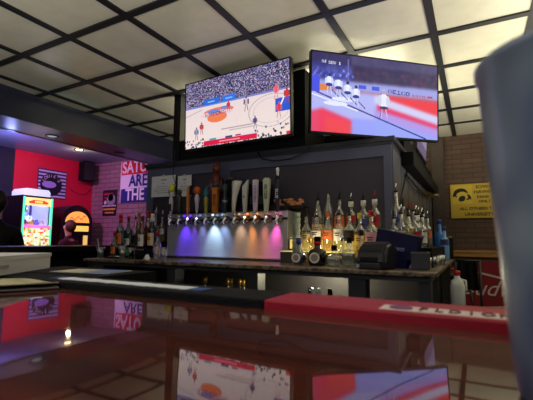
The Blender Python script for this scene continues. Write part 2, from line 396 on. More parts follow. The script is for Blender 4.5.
# basketball picture
A = Pic(336, 189)
crowdc = [(40, 44, 92), (70, 80, 130), (190, 190, 215), (120, 110, 160), (28, 30, 60), (150, 90, 120), (100, 110, 170), (20, 22, 40), (165, 150, 175), (60, 60, 90)]
blocks = {}
def fA(u, v):
    if v > .62:
        k = (int(u * 150), int(v * 85))
        if k not in blocks: blocks[k] = jit(random.choice(crowdc), 18)
        return blocks[k]
    return jit((238 - 14 * v, 220 - 12 * v, 214 - 2 * v), 4)
A.fill(fA)
A.rect(0, .60, 1, .625, (120, 130, 200))
A.rect(.2, .615, .36, .70, (40, 105, 215)); A.rect(.39, .615, .52, .70, (48, 115, 225)); A.rect(.24, .65, .31, .665, (150, 190, 240)); A.rect(.42, .65, .49, .665, (150, 190, 240))
A.line(.0, .49, .18, .56, .006, (200, 180, 190)); A.ell(.84, .36, .2, .22, (176, 160, 170), .93); A.ell(.84, .36, .155, .17, (200, 180, 178), .93)
A.ell(.35, .50, .15, .05, (226, 120, 110)); A.ell(.33, .46, .165, .045, (232, 200, 205)); A.ell(.335, .41, .10, .075, (236, 124, 78)); A.ell(.30, .50, .06, .03, (110, 130, 200)); A.ell(.42, .53, .05, .022, (110, 130, 200))
A.text('KNICKS', .215, .435, .05, (50, 76, 160), 1.5, .003)
A.rect(.88, .32, 1, .50, (38, 84, 205)); A.line(.9, .32, .95, .5, .02, (240, 225, 225))
player(A, .45, .47, .14, (214, 40, 60), (170, 70, 80)); player(A, .175, .2, .17, (220, 50, 66), (150, 80, 90)); player(A, .905, .25, .2, (222, 50, 80), (190, 96, 120), .005); player(A, .885, .5, .2, (226, 90, 120), (226, 120, 140))
player(A, .62, .42, .2, (190, 190, 205), (120, 80, 100)); player(A, .12, .13, .18, (150, 150, 190), (110, 90, 110)); player(A, .975, .42, .2, (220, 40, 60), (160, 60, 60)); player(A, .70, .16, .16, (70, 70, 120), (120, 100, 130))
A.rect(.38, .215, .68, .228, (170, 155, 165)); A.rect(.46, .185, .70, .196, (190, 175, 180)); A.line(.53, .24, .53, .36, .004, (215, 195, 195))
rq = random.Random(11)
for i in range(150):
    u = rq.uniform(0, 1); top_ = .12 if u < .2 else (.10 + .12 * (u - .64) / .36 if u > .64 else .05)
    A.ell(u, rq.uniform(0, top_), .007, .016, rq.choice([(50, 56, 96), (36, 38, 60), (190, 190, 215), (90, 96, 150), (30, 30, 50), (150, 120, 140)]))
A.rect(.2, .02, .72, .085, (216, 26, 66)); A.rect(.24, .085, .70, .12, (226, 214, 226)); A.rect(.26, .088, .33, .115, (60, 160, 170)); A.rect(.42, .088, .49, .115, (40, 70, 110)); A.rect(.52, .09, .57, .115, (170, 40, 70))
A.rect(.36, .045, .56, .06, (240, 150, 170)); A.rect(.97, .0, 1, .05, (220, 40, 60))

# hockey picture
B = Pic(336, 189); hb = {}
def fB(u, v):
    if v > .66 + .02 * u:
        k = (int(u * 110), int(v * 66))
        if k not in hb:
            base = (44, 42, 84) if u > .3 else (44, 48, 120)
            if v > .88: base = (72, 66, 110) if u > .3 else (50, 44, 96)
            c = jit(base, 16)
            if v < .84 and random.random() < (.35 if u < .3 else .15): c = jit((110, 110, 200) if u < .3 else (130, 60, 100), 30)
            hb[k] = c
        return hb[k]
    bt = .655 - .0 * u; bb = .565 - .03 * u
    if v > bb: return jit((156, 160, 226), 5)
    if v > bb - .02: return (170, 90, 110)
    # ice
    c = (176, 180, 242)
    if u > .48:
        top = .52; e1 = .50 - (u - .55) * .10; e2 = .42 - (u - .5) * .34; e3 = .36 - (u - .5) * .62 * .8
        if v > .45 - .38 * (u - .62) + .02 and u > .62 - (v - .45) * 1.2: c = (232, 52, 74)
        elif v > .36 - .40 * (u - .62): c = (206, 206, 244)
        elif v > .24 - .36 * (u - .66) and v < .36 - .40 * (u - .62) and u > .5: c = (226, 50, 96)
        if .16 - .4 * (u - .7) > v: c = (150, 164, 244)
        elif .30 - .36 * (u - .6) > v: c = (176, 150, 230)
    else:
        if v < .30 - .28 * abs(u - .08) * 2: c = (232, 60, 96) if u > .05 else (226, 70, 110)
        if .10 < u < .34 and v < .20 - .3 * (u - .1): c = (236, 70, 84)
        if .3 < u and v < .2: c = (150, 160, 246)
    return jit(c, 4)
B.fill(fB); B.blur(9)
B.line(.03, .5, .9, .01, .007, (66, 60, 140)); B.line(.0, .47, .35, .30, .006, (228, 232, 255))
for u, v in ((.36, .49), (.30, .43)): B.ell(u - .12, v - .06, .09, .03, (226, 230, 255))
B.rect(.355, .59, .415, .64, (60, 90, 220)); B.rect(.46, .585, .52, .635, (60, 90, 220))
B.text('GEICO', .59, .572, .05, (30, 46, 140), 1.5, -.003); B.text('ESPN', .79, .56, .032, (170, 60, 96), 1.8, -.003); B.rect(.915, .56, .96, .585, (180, 70, 100))
B.text('NJ', .075, .87, .036, (210, 214, 240)); B.text('DEV 1', .125, .865, .036, (226, 230, 250), 1.1)
B.ell(.075, .56, .06, .04, (222, 130, 70)); B.rect(.0, .5, .06, .72, (70, 80, 220)); B.rect(.27, .5, .28, .95, (100, 100, 160))
for u, v in ((.13, .49), (.20, .46), (.27, .41), (.335, .37)):
    player(B, u, v, .25, (232, 236, 255), (206, 214, 250)); B.ell(u, v + .11, .026, .022, (44, 56, 140)); B.ell(u, v + .235, .012, .022, (40, 44, 110)); B.line(u + .02, v + .05, u + .07, v - .03, .005, (70, 60, 130))
for k in range(26): B.ell(.01 + k * .012, .70 + .03 * (k % 4), .008, .02, jit((90, 100, 200), 40))
player(B, .555, .24, .36, (228, 232, 248), (200, 206, 238)); B.ell(.555, .37, .035, .02, (50, 56, 100)); B.ell(.555, .575, .016, .025, (170, 160, 190)); B.line(.535, .33, .52, .22, .006, (40, 40, 90))
scrA = attr_mat('basketball_broadcast', 1.05, .25, False); scrB = attr_mat('hockey_broadcast', 1.05, .25, False)

def tv(c, yaw, tilt, w, pic, m, lab, bz=.009):
    h = w * .5725
    t = thing('television', lab, 'television', (c[0], c[1], c[2]), yaw); t.rotation_euler = (tilt, 0, yaw)
    MB().box((-w / 2, 0, -h / 2), (w / 2, .04, h / 2), bevel=.003).build('housing', M_black, t)
    MB().box((-w * .3, .04, -h * .4), (w * .3, .075, h * .2), bevel=.01).build('rear_cover', M_blackm, t)
    f = MB(); z = .0
    f.box((-w / 2, -.006, -h / 2), (w / 2, .0, -h / 2 + bz * 1.5)); f.box((-w / 2, -.006, h / 2 - bz), (w / 2, .0, h / 2))
    f.box((-w / 2, -.006, -h / 2), (-w / 2 + bz, .0, h / 2)); f.box((w / 2 - bz, -.006, -h / 2), (w / 2, .0, h / 2)); f.build('bezel', M_black, t)
    pic.mesh('screen', w - 2 * bz, h - 2 * bz, m, t, -.002).location = (0, 0, .002)
    MB().box((-.15, .075, -.14), (.15, .09, .14)).box((-.03, .08, -.03), (.03, .22, .03)).build('wall_mount', M_blackm, t)
    return t
tv((-1.766, 2.668, 1.124 + EYE), -.047, .024, 1.1, A, scrA, 'large flat television showing a basketball game')
tv((-.632, 2.971, 1.116 + EYE), .731, .055, 1.1, B, scrB, 'large flat television showing hockey players on the ice')
Cc = Pic(60, 34); Cc.fill(lambda u, v: jit((150, 140, 170) if v > .3 else (110, 96, 130), 14))
tv3 = tv((-.50, 4.75, EYE + 1.24), PI / 2, .06, .93, Cc, attr_mat('side_broadcast', .8, .2, False), 'television on the side of the partition seen at a steep angle', .02)

# black rack along the partition's side
rk = thing('hanging_rack', 'black rack with cables along the side of the partition', 'rack', (-.53, 4.5, EYE + .6))
MB().box((.0, -1.1, .04), (.10, 1.3, .16), bevel=.01).build('rack_body', M_blackm, rk)
for k in range(3): MB().tube([(.02, -1.0, -.02), (.05, -.4 + .1 * k, -.08), (.06, .4, -.02 - .03 * k), (.07, 1.15, .02)], .009, 6).build('cable', M_black, rk)
MB().box((.07, 1.0, -.0), (.12, 1.15, .03), bevel=.004).build('plug', mat('beige_plug', rgb(150, 130, 100), .5), rk)

def cable(pts, r, lab, m=M_black, name='cable'):
    o = MB().tube(pts, r, 6).build(name, m); tag(o, lab, 'cable'); return o
p = [atY(a, bb, 2.93) for a, bb in ((262, 148), (258, 153), (262, 159), (274, 161), (290, 159), (303, 153), (310, 146))]
cable(p, .006, 'black cable drooping below the basketball television')
p = [atY(a, bb, 2.93) for a, bb in ((175, 150), (174, 162), (173, 176), (176, 186), (174, 195))]
cable(p, .004, 'thin black cable hanging in front of the paper notices')
p = [Vector((-.525, atX(a, bb, -.525).y, atX(a, bb, -.525).z)) for a, bb in ((408, 165), (405, 180), (401, 200), (400, 215))]
cable(p, .005, 'thin dark cable hanging down the partition side boards')

# ------------------------------------------------------------------ paper notices on the partition
def notice(x0, y0, x1, y1, lab, title, lines):
    a = atY(x0, y0, 2.997); c = atY(x1, y1, 2.997); w, h = c.x - a.x, a.z - c.z
    t = thing('paper_notice', lab, 'notice', ((a.x + c.x) / 2, 2.999, (a.z + c.z) / 2))
    MB().box((-w / 2, -.002, -h / 2), (w / 2, 0, h / 2)).build('sheet', M_paper, t)
    b = MB(); b.box((-w * .1, -.003, h * .28), (w * .12, -.002, h * .33)); b.box((-w * .05, -.003, h * .12), (w * .05, -.002, h * .15))
    for k in range(lines):
        q = random.uniform(.28, .4); b.box((-w * q, -.003, h * (-.02 - k * .1)), (w * q, -.002, h * (.0 - k * .1)))
    b.build('printed_lines', mat('grey_print', rgb(120, 124, 140), .8), t)
    b = MB(); b.box((-.015, -.004, h / 2 - .012), (.015, -.0015, h / 2 + .01)); b.build('tape', mat('tape', rgb(200, 200, 190), .3), t)
notice(152, 177, 175, 196, 'white paper notice taped to the slate panel, the left one', 'x', 4)
notice(178, 176, 191, 196, 'white paper notice half hidden behind the tap handles', 'x', 3)

# ------------------------------------------------------------------ beer tap tower
TX0, TX1, TY = -2.55, -1.30, 2.76
tw = thing('beer_tower', 'long brushed steel beer tower with twelve taps', 'beer tower', ((TX0 + TX1) / 2, TY, CT)); hw = (TX1 - TX0) / 2
TH = .40
MB().box((-hw, 0, 0), (hw, .16, TH), bevel=.004).build('steel_cabinet', M_steel, tw)
MB().box((-hw, -.01, TH), (hw, .19, TH + .018)).build('top_ledge', M_black, tw)
b = MB(); b.box((-hw + .02, -.12, 0), (hw + .02, 0, .022), bevel=.003)
b.build('drip_tray', mat('tray_steel', (.4, .4, .42, 1), .25, 1), tw)
b = MB(); b.box((-hw, -.008, TH - .075), (hw, -.001, TH - .055)); b.build('faucet_rail', M_black, tw)
streak_cols = [(-.22, rgb(140, 150, 230), .45), (.19, rgb(240, 190, 150), .45), (.45, rgb(255, 130, 130), .5), (-.40, rgb(96, 40, 255), 1.0), (-.33, rgb(130, 70, 255), .6), (-.08, rgb(190, 225, 255), 1.2), (.02, rgb(170, 200, 255), .5), (.27, rgb(255, 150, 70), .9), (.36, rgb(255, 170, 80), .7), (.545, rgb(255, 90, 190), 1.3)]
for x, c, s in streak_cols:
    MB().lathe([(.012, 0), (.012, .012), (.006, .016)], 10, M=Matrix.Translation((x, -.03, TH - .03))).build('led_lamp', mat('led_%d' % int(x * 1000), c, .4, emit=c, es=1.5 * s), tw)  # small lamps added to go with the coloured streaks on the steel

FAUCETS = []
FX = [TX0 + .085 + i * .1 for i in range(12)]
for i, x in enumerate(FX):
    f = thing('beer_tap', 'beer tap on the steel tower', 'beer tap', (x, TY - .008, CT + TH - .065), 0, 'beer taps along the steel tower'); FAUCETS.append(f)
    MB().lathe([(.03, 0), (.032, .006), (.026, .014), (.016, .02), (.014, .05)], 16, M=Matrix.Rotation(PI / 2, 4, 'X')).build('shank', mat('black_chrome', (.12, .12, .13, 1), .2, 1), f)
    MB().tube([(0, -.045, .03), (0, -.05, .0), (0, -.058, -.02), (0, -.064, -.038), (0, -.066, -.052)], [.014, .017, .013, .011, .010], 10).build('spout', M_chrome, f)
    MB().lathe([(.010, 0), (.014, .006), (.009, .014), (.009, .026)], 12, M=Matrix.Translation((0, -.045, .028))).build('collar', M_chrome, f)

TAPS = []
HZ = CT + TH - .065 + .054; HY = TY - .053
def hz(px, py): return atY(px, py, HY).z - HZ
def handle(i, lab):
    fc = FAUCETS[i]; h = bpy.data.objects.new('holder', None); col.objects.link(h); fc['label'] = lab.replace(' tap handle', ' handled beer tap', 1); TAPS.append((fc, h)); return h
def mm(name, c, **k): return mat(name, rgb(*c), k.pop('rough', .4), **k)
def stripe_text(t, s, c, z, size, y=-.02):
    text('lettering', s, size, c, t, (0, y, z), (PI / 2, PI / 2, 0), ext=.0006, bold=.0008)
# 1 white with yellow ball
t = handle(0, 'white tap handle topped by a yellow green ball in a black hoop')
MB().lathe([(.008, 0), (.013, .02), (.018, .06), (.02, .14), (.012, .17), (.008, .19)], 14).build('grip', mm('handle_white', (205, 200, 205)), t)
MB().sphere((.01, -.01, .245), .032, 16, (1, .8, 1.2)).build('ball', mm('handle_yellow', (205, 210, 60)), t)
MB().tube([(.0, 0, .16), (-.03, 0, .2), (-.035, 0, .25), (-.01, 0, .285), (.03, 0, .28), (.045, 0, .24)], .004, 6).build('hoop', M_black, t)
MB().box((-.014, -.022, .03), (.014, -.014, .1)).build('band', mm('handle_darkband', (60, 40, 50)), t)
# 2 dark figure
t = handle(1, 'dark green and brown carved figure tap handle')
MB().lathe([(.008, 0), (.018, .02), (.024, .07), (.02, .11), (.028, .14), (.022, .17), (.012, .185)], 12).build('grip', mm('handle_moss', (46, 52, 40), noise=.4, scale=40), t)
MB().sphere((0, -.005, .205), .024, 12, (1, 1, 1.15)).build('carved_head', mm('handle_bark', (70, 58, 44), noise=.4, scale=40), t)
# 3 wooden paddle
t = handle(2, 'slim orange wooden paddle tap handle beside a black clip')
MB().prism([(-.009, 0), (.009, 0), (.013, .14), (.012, .24), (0, .255), (-.012, .24), (-.013, .14)], -.01, .01).build('paddle', mm('handle_wood', (205, 130, 70), noise=.15, stretch=(8, 8, 1)), t)
MB().box((.016, -.006, .17), (.032, .008, .26), bevel=.004).build('clip', M_black, t)
# 4 basketball
t = handle(3, 'white player shaped tap handle topped by an orange basketball')
MB().lathe([(.008, 0), (.01, .03), (.013, .05), (.018, .1), (.024, .14), (.014, .17), (.01, .18)], 12).build('figure', mm('handle_lavender', (200, 190, 205)), t)
MB().sphere((.0, 0, .21), .036, 18).build('basketball', mm('handle_orange', (215, 105, 45), noise=.1), t)
b = MB(); b.tube([(.0365 * math.cos(a), .0365 * math.sin(a), .21) for a in [k * PI / 8 for k in range(17)]], .0015, 5); b.tube([(.0, .0365 * math.cos(a), .21 + .0365 * math.sin(a)) for a in [k * PI / 8 for k in range(17)]], .0015, 5); b.build('seam', M_ink, t)
# 5 olive with teal
t = handle(4, 'olive yellow tap handle with a teal fish shaped top')
MB().lathe([(.008, 0), (.014, .02), (.018, .08), (.02, .13), (.014, .15)], 12).build('grip', mm('handle_olive', (160, 150, 50), noise=.2), t)
MB().prism([(-.015, .15), (.015, .15), (.024, .19), (.012, .215), (.02, .24), (-.006, .225), (-.022, .19)], -.01, .01).build('finial', mm('handle_teal', (50, 110, 125), noise=.3), t)
# 6 orange paddle
t = handle(5, 'wide orange brown tap handle with vertical lettering and green crest')
MB().prism([(-.016, 0), (.016, 0), (.024, .05), (.026, .2), (.032, .205), (.032, .225), (-.032, .225), (-.032, .205), (-.026, .2), (-.024, .05)], -.016, .016).build('paddle', mm('handle_amber', (190, 115, 45), noise=.15), t)
MB().sphere((0, 0, .25), .026, 12, (1.1, .8, 1.2)).build('crest', mm('handle_green', (48, 62, 40), noise=.4, scale=50), t)
stripe_text(t, 'BELLS', mm('handle_brown_ink', (80, 40, 20)), .12, .036, -.017)
# 7 dark bluish
t = handle(6, 'dark blue green tap handle with a round knob top')
MB().lathe([(.008, 0), (.016, .03), (.022, .1), (.016, .16), (.02, .18), (.03, .21), (.022, .245), (.008, .255)], 12).build('grip', mm('handle_ink_green', (38, 58, 60), noise=.3), t)
MB().lathe([(.0225, .09), (.0235, .1), (.0225, .11)], 12).build('band', mm('handle_silver', (150, 150, 160)), t)
# 8 large twisted white
t = handle(7, 'large twisted white tap handle with a black slash, below a dark dome')
b = MB(); rings = 14
for k in range(rings):
    pass
prof = [(.012, 0), (.013, .03), (.016, .06), (.024, .14), (.032, .22), (.036, .265)]
b.lathe(prof, 16, sq=1.2)
for v in b.bm.verts:
    a = v.co.z * 4.0; ca, sa = math.cos(a), math.sin(a); v.co.x, v.co.y = v.co.x * ca - v.co.y * sa + .03 * (v.co.z / .265) ** 2 - .01, v.co.x * sa + v.co.y * ca
b.build('grip', mm('handle_bone', (215, 212, 210)), t)
MB().box((-.008, -.036, .12), (.022, -.024, .128), M=Matrix.Rotation(-.5, 4, 'Y')).build('slash_mark', M_ink, t)
# 9 slanted white-grey
t = handle(8, 'grey white tap handle with a slanted wedge top')
MB().prism([(-.01, 0), (.01, 0), (.014, .06), (.03, .27), (-.022, .215), (-.018, .1)], -.013, .013).build('wedge', mm('handle_greywhite', (200, 205, 200)), t)
MB().box((-.01, -.0135, .12), (.004, -.013, .14)).build('mark', mm('mark_grey', (110, 115, 120)), t)
# 10 white with purple lettering
t = handle(9, 'white tap handle with purple vertical lettering')
MB().prism([(-.012, 0), (.012, 0), (.016, .05), (.023, .255), (.018, .265), (-.018, .265), (-.023, .255), (-.016, .05)], -.013, .013).build('paddle', mm('handle_lilac', (214, 200, 224)), t)
stripe_text(t, 'ODDISH', mm('ink_purple', (120, 70, 150)), .15, .036, -.014)
# 11 pale green with dark lettering
t = handle(10, 'pale green tap handle with dark vertical lettering')
b = MB().prism([(-.012, 0), (.012, 0), (.018, .06), (.032, .2), (.034, .26), (.02, .272), (-.014, .272), (-.026, .255), (-.022, .15), (-.016, .06)], -.014, .014); b.build('paddle', mm('handle_mint', (198, 208, 184)), t)
stripe_text(t, 'SELTZER', mm('ink_green_black', (40, 54, 44)), .16, .032, -.015)
# 12 tall dark
t = handle(11, 'tallest tap handle, slim dark blue shaft with a white top')
MB().lathe([(.01, 0), (.016, .03), (.018, .12), (.017, .2), (.019, .25), (.014, .262)], 12).build('grip', mm('handle_midnight', (30, 34, 62)), t)
MB().lathe([(.02, .255), (.021, .275), (.01, .285)], 12).build('collar', M_black, t)
MB().lathe([(.009, .283), (.012, .32), (.016, .335), (.008, .35)], 12).build('finial', mm('handle_icewhite', (220, 225, 235)), t)
stripe_text(t, 'BLUE', mm('ink_ice', (205, 210, 230)), .14, .034, -.0185)

for fc, h in TAPS:
    ch = [o for o in col.objects if o.parent == h]; main = ch[0]; main.name = 'tap_handle'; main.parent = fc; main.location = (FX[0] - FX[0], HY - (TY - .008), HZ - (CT + TH - .065))
    for o in ch[1:]: o.parent = main
    bpy.data.objects.remove(h)
# items standing on the tower ledge
LZ = CT + TH + .018
t = thing('wicker_tray', 'shallow tray heaped with bottle corks behind the right tap handles', 'tray', (-1.36, TY + .125, LZ))
MB().box((-.17, -.06, 0), (.17, .055, .025), bevel=.004).build('tray', M_black, t)
rr = random.Random(3); ck0 = None
for k in range(26):
    M = Matrix.Translation((rr.uniform(-.14, .14), rr.uniform(-.04, .035), .035 + .02 * (k % 3))) @ Matrix.Rotation(rr.uniform(0, 3), 4, 'Z') @ Matrix.Rotation(PI / 2 + rr.uniform(-.5, .5), 4, 'X')
    o = MB().lathe([(.010, -.018), (.0115, -.015), (.0115, .015), (.010, .018)], 8, M=Matrix.Identity(4)).build('cork', mm('cork_tan', (225, 150, 95), noise=.3, scale=60), None) if ck0 is None else ck0.copy()
    if ck0 is None: ck0 = o
    else: col.objects.link(o)
    o.matrix_world = Matrix.Translation((-1.36, TY + .125, LZ)) @ M
    tag(o, 'tan bottle cork in the heap on the tray behind the taps', 'cork', 'corks heaped on the tray')
def jar(x, w, h, lab, m, cap):
    t = thing('storage_jar', lab, 'jar', (x, TY + .10, LZ)); MB().lathe([(w * .9, 0), (w, .01), (w, h * .75), (w * .85, h * .86), (w * .7, h * .88)], 16).build('body', m, t)
    MB().lathe([(w * .75, h * .88), (w * .8, h * .9), (w * .6, h * .98), (w * .2, h)], 16).build('lid', cap, t)
jar(-1.90, .07, .31, 'dark canister with a domed lid behind the twisted white handle', M_blackm, mm('dome_grey', (52, 50, 56)))
b = thing('black_box', 'black box standing behind the lilac and mint tap handles', 'box', (-1.62, TY + .12, LZ)); MB().prism([(-.11, 0), (.1, 0), (.1, .22), (.0, .25), (-.11, .21)], -.04, .04).build('carton', M_blackm, b); MB().box((-.08, -.042, .05), (.07, -.04, .12)).build('sleeve', mm('sleeve_grey', (40, 38, 46)), b)
# maroon statue
t = thing('rooster_statue', 'tall maroon and brown carved bird figure behind the taps', 'figurine', (-2.08, TY + .12, LZ))
b = MB(); b.lathe([(.04, 0), (.045, .02), (.03, .05), (.045, .1), (.06, .2), (.055, .28), (.04, .33), (.03, .37)], 14); b.build('body', mm('statue_maroon', (96, 34, 36), noise=.4, scale=25), t)
b = MB(); b.sphere((0, -.01, .40), .038, 14, (1, 1, 1.1)); b.prism([(-.012, .39), (.012, .39), (0, .36)], -.075, -.04); b.build('head', mm('statue_brown', (112, 60, 44), noise=.3), t)
for s in (-1, 1): MB().sphere((s * .055, 0, .24), .045, 12, (.6, .7, 1.7)).build('wing', mm('statue_dark', (66, 30, 34), noise=.4, scale=30), t)
MB().prism([(-.03, .43), (-.02, .46), (-.008, .445), (0, .475), (.012, .445), (.024, .46), (.03, .43)], -.008, .008).build('comb', mm('statue_red', (130, 30, 34)), t)

# ------------------------------------------------------------------ bottles
G_clear = glass('clear_glass', (.93, .96, .96, 1), .2); G_green = glass('green_glass', (.12, .4, .2, 1), .12); G_amber = glass('amber_glass', (.55, .25, .07, 1), .12)
G_dark = mat('dark_glass', rgb(18, 12, 14), .1, spec=.8); G_blue = glass('blue_glass', (.5, .7, .9, 1), .15)
L_clear = liquid('clear_spirit', (.86, .88, .86, 1), .12); L_gold = liquid('golden_spirit', (.85, .66, .3, 1), .4); L_amber = liquid('amber_spirit', (.6, .28, .08, 1), .4)
L_yel = liquid('yellow_spirit', (.86, .84, .22, 1), .5); L_pale = liquid('pale_spirit', (.9, .86, .62, 1), .3); L_red = liquid('red_spirit', (.5, .04, .05, 1), .5)
SH = {'round': lambda r, h: [(r * .9, 0), (r, .008), (r, h * .58), (r * .92, h * .64), (r * .45, h * .74), (r * .36, h * .8), (r * .36, h)],
      'slope': lambda r, h: [(r * .9, 0), (r, .008), (r, h * .5), (r * .8, h * .62), (r * .45, h * .8), (r * .33, h * .9), (r * .33, h)],
      'tall': lambda r, h: [(r * .9, 0), (r, .008), (r, h * .66), (r * .9, h * .71), (r * .4, h * .78), (r * .36, h)],
      'squat': lambda r, h: [(r * .85, 0), (r, .012), (r * 1.02, h * .45), (r * .9, h * .62), (r * .4, h * .72), (r * .32, h * .78), (r * .32, h)],
      'onion': lambda r, h: [(r * .6, 0), (r * .9, .015), (r * 1.05, h * .28), (r * .95, h * .48), (r * .55, h * .62), (r * .33, h * .7), (r * .33, h)]}
def bottle(x, y, z, lab, r=.038, h=.30, shape='round', g=None, liq=None, lev=.55, label=None, lz=(.15, .5), cap=None, pour=False, band=None, sq=0, text_=None, grp=None, round_label=None, rz=0):
    t = thing('liquor_bottle', lab, 'bottle', (x, y, z), rz, grp); g = g or G_clear; pr = SH[shape](r, h)
    MB().lathe(pr, 20, sq=sq).build('glass_body', g, t)
    if liq:
        q = [(a * .9, zz + .004) for a, zz in pr if zz < h * lev]; q.append((q[-1][0] * .98, h * lev)); MB().lathe(q, 20, sq=sq).build('liquor', liq, t)
    if label:
        a, bb = lz; rl = max(rr_ for rr_, zz in pr) * (1.012 if not sq else 1.0)
        bm = MB()
        if sq: bm.box((-r * .75, -r * 1.0 - .003, h * a), (r * .75, -r * 1.0 - .0005, h * bb))
        else:
            N = 12; s0 = -PI / 2 - 1.15
            for k in range(N):
                a0 = s0 + 2.3 * k / N; a1 = s0 + 2.3 * (k + 1) / N
                P = [(rl * math.cos(a0), rl * math.sin(a0)), (rl * math.cos(a1), rl * math.sin(a1))]
                vs = [bm.bm.verts.new((P[0][0], P[0][1], h * a)), bm.bm.verts.new((P[1][0], P[1][1], h * a)), bm.bm.verts.new((P[1][0], P[1][1], h * bb)), bm.bm.verts.new((P[0][0], P[0][1], h * bb))]
                bm.bm.faces.new(vs)
        lo = bm.build('label', label, t)
        mk = MB(); zc = h * (a + bb) / 2; yy = -rl - .0015 if not sq else -r - .004
        mk.box((-r * .5, yy, zc + h * .03), (r * .5, yy + .001, zc + h * .06)); mk.box((-r * .38, yy, zc - h * .03), (r * .38, yy + .001, zc)); mk.build('label_print', mat('label_ink', rgb(70, 40, 44), .6), t)
    if round_label: MB().lathe([(r * .62, 0), (r * .62, .003)], 22, M=Matrix.Translation((0, -r * 1.03, h * .33)) @ Matrix.Rotation(PI / 2, 4, 'X')).build('round_label', round_label, t); MB().lathe([(r * .42, 0), (r * .42, .001)], 18, M=Matrix.Translation((0, -r * 1.03 - .003, h * .33)) @ Matrix.Rotation(PI / 2, 4, 'X')).build('label_seal', mat('seal_ink', rgb(150, 140, 130), .6), t)
    nr = pr[-1][0]
    if band: MB().lathe([(nr * 1.35, h * .86), (nr * 1.35, h * 1.0)], 12).build('neck_band', band, t)
    if cap: MB().lathe([(nr * 1.2, h - .002), (nr * 1.25, h + .028), (nr * .9, h + .034)], 12).build('cap', cap, t)
    if pour:
        MB().lathe([(nr * .95, h), (nr * 1.1, h + .01), (nr * .7, h + .018)], 10).build('stopper', M_black, t)
        MB().tube([(0, 0, h + .015), (0, 0, h + .04), (.004, 0, h + .065)], [.006, .0045, .004], 8).build('pourer', M_chrome if pour == 1 else (M_red if pour == 2 else M_black), t)
    return t
lw = mm('label_white', (226, 222, 215), rough=.7); lc = mm('label_cream', (214, 190, 140), rough=.7); lr = mm('label_red', (176, 36, 44), rough=.7); ly = mm('label_yellow', (228, 178, 44), rough=.7)
lo_ = mm('label_orange', (214, 110, 56), rough=.7); lb = mm('label_blue', (60, 80, 150), rough=.7); lk = mm('label_black', (28, 26, 30), rough=.7); lp = mm('label_pink', (215, 160, 175), rough=.7)

# stepped bottle riser with lit faces
R1, R2 = CT + .085, CT + .185
lit = mat('lit_acrylic', rgb(250, 225, 150), .4, emit=rgb(255, 226, 130), es=.55)
rs = thing('bottle_riser', 'two step bottle riser with a warm lit edge between tower and partition side', 'shelf', (-.93, 2.55, CT))
MB().box((-.33, .0, 0), (.36, .17, .08)).build('lower_step', mm('riser_smoke', (70, 66, 60)), rs); MB().box((-.33, .17, 0), (.36, .42, .18)).build('upper_step', mm('riser_smoke2', (70, 66, 60)), rs)
MB().box((-.33, -.004, .0805), (.36, .17, .085)).build('lit_tread', lit, rs); MB().box((-.33, .166, .1805), (.36, .42, .185)).build('lit_tread', lit, rs)
MB().box((-.33, .1635, .1), (.36, .1695, .17)).build('lit_panel', lit, rs)
def bp_(px, Y): return atY(px, 240, Y).x
# back row (on the upper step)
Yb = 2.84
bottle(bp_(318, Yb), Yb, R2, 'clear sloping bottle with dark pourer, leftmost on the upper step', r=.046, h=.29, shape='slope', liq=L_clear, pour=3, label=lc, lz=(.1, .35))
bottle(bp_(328.5, Yb), Yb, R2, 'tall clear bottle with a long bare neck on the upper step', r=.045, h=.335, shape='slope', liq=L_clear, lev=.3)
bottle(bp_(340, Yb), Yb, R2, 'clear bottle with orange and white label on the upper step', r=.04, h=.29, liq=L_pale, label=lo_, lz=(.25, .55), pour=3)
bottle(bp_(351.5, Yb), Yb, R2, 'clear bottle with white neck band and red crest on the upper step', r=.04, h=.27, liq=L_clear, label=lr, lz=(.42, .62), band=M_white, pour=1)
bottle(bp_(364, Yb), Yb, R2, 'clear bottle with white neck band and blue label on the upper step', r=.04, h=.275, liq=L_clear, label=lb, lz=(.1, .5), band=M_white, pour=3)
bottle(bp_(375.5, Yb), Yb, R2, 'clear bottle with white neck band and red pourer on the upper step', r=.04, h=.28, liq=L_clear, label=lr, lz=(.3, .58), band=M_white, pour=2)
# middle row (lower step)
Ym = 2.64
bottle(bp_(306.5, Ym), Ym, R1, 'small clear bottle with pale liquor, leftmost on the lower step', r=.036, h=.25, liq=L_pale, label=lc, lz=(.3, .5), pour=3)
bottle(bp_(316.5, Ym), Ym, R1, 'round shouldered bottle of golden liquor on the lower step', r=.042, h=.245, shape='slope', liq=L_gold, lev=.62, label=lw, lz=(.4, .6), pour=1)
bottle(bp_(328, Ym), Ym, R1, 'bottle with orange shoulder label and golden liquor on the lower step', r=.04, h=.25, shape='slope', liq=L_gold, label=lo_, lz=(.35, .6), cap=mm('cap_orange', (190, 96, 50)))
bottle(bp_(339, Ym), Ym, R1, 'bottle of pale golden liquor with white label on the lower step', r=.038, h=.255, liq=L_pale, lev=.6, label=lw, lz=(.3, .62), pour=1)
bottle(bp_(349.5, Ym), Ym, R1, 'clear bottle with dark patterned label on the lower step', r=.038, h=.25, liq=L_clear, label=lk, lz=(.3, .6), pour=3)
bottle(bp_(360, Ym), Ym, R1, 'bottle with yellow cap and gold label on the lower step', r=.036, h=.235, liq=L_gold, label=ly, lz=(.2, .5), cap=mm('cap_yellow', (222, 190, 70)))
bottle(bp_(371.5, Ym), Ym, R1, 'wide clear bottle with white and pink label on the lower step', r=.042, h=.25, liq=L_clear, label=lp, lz=(.15, .55), cap=M_red)
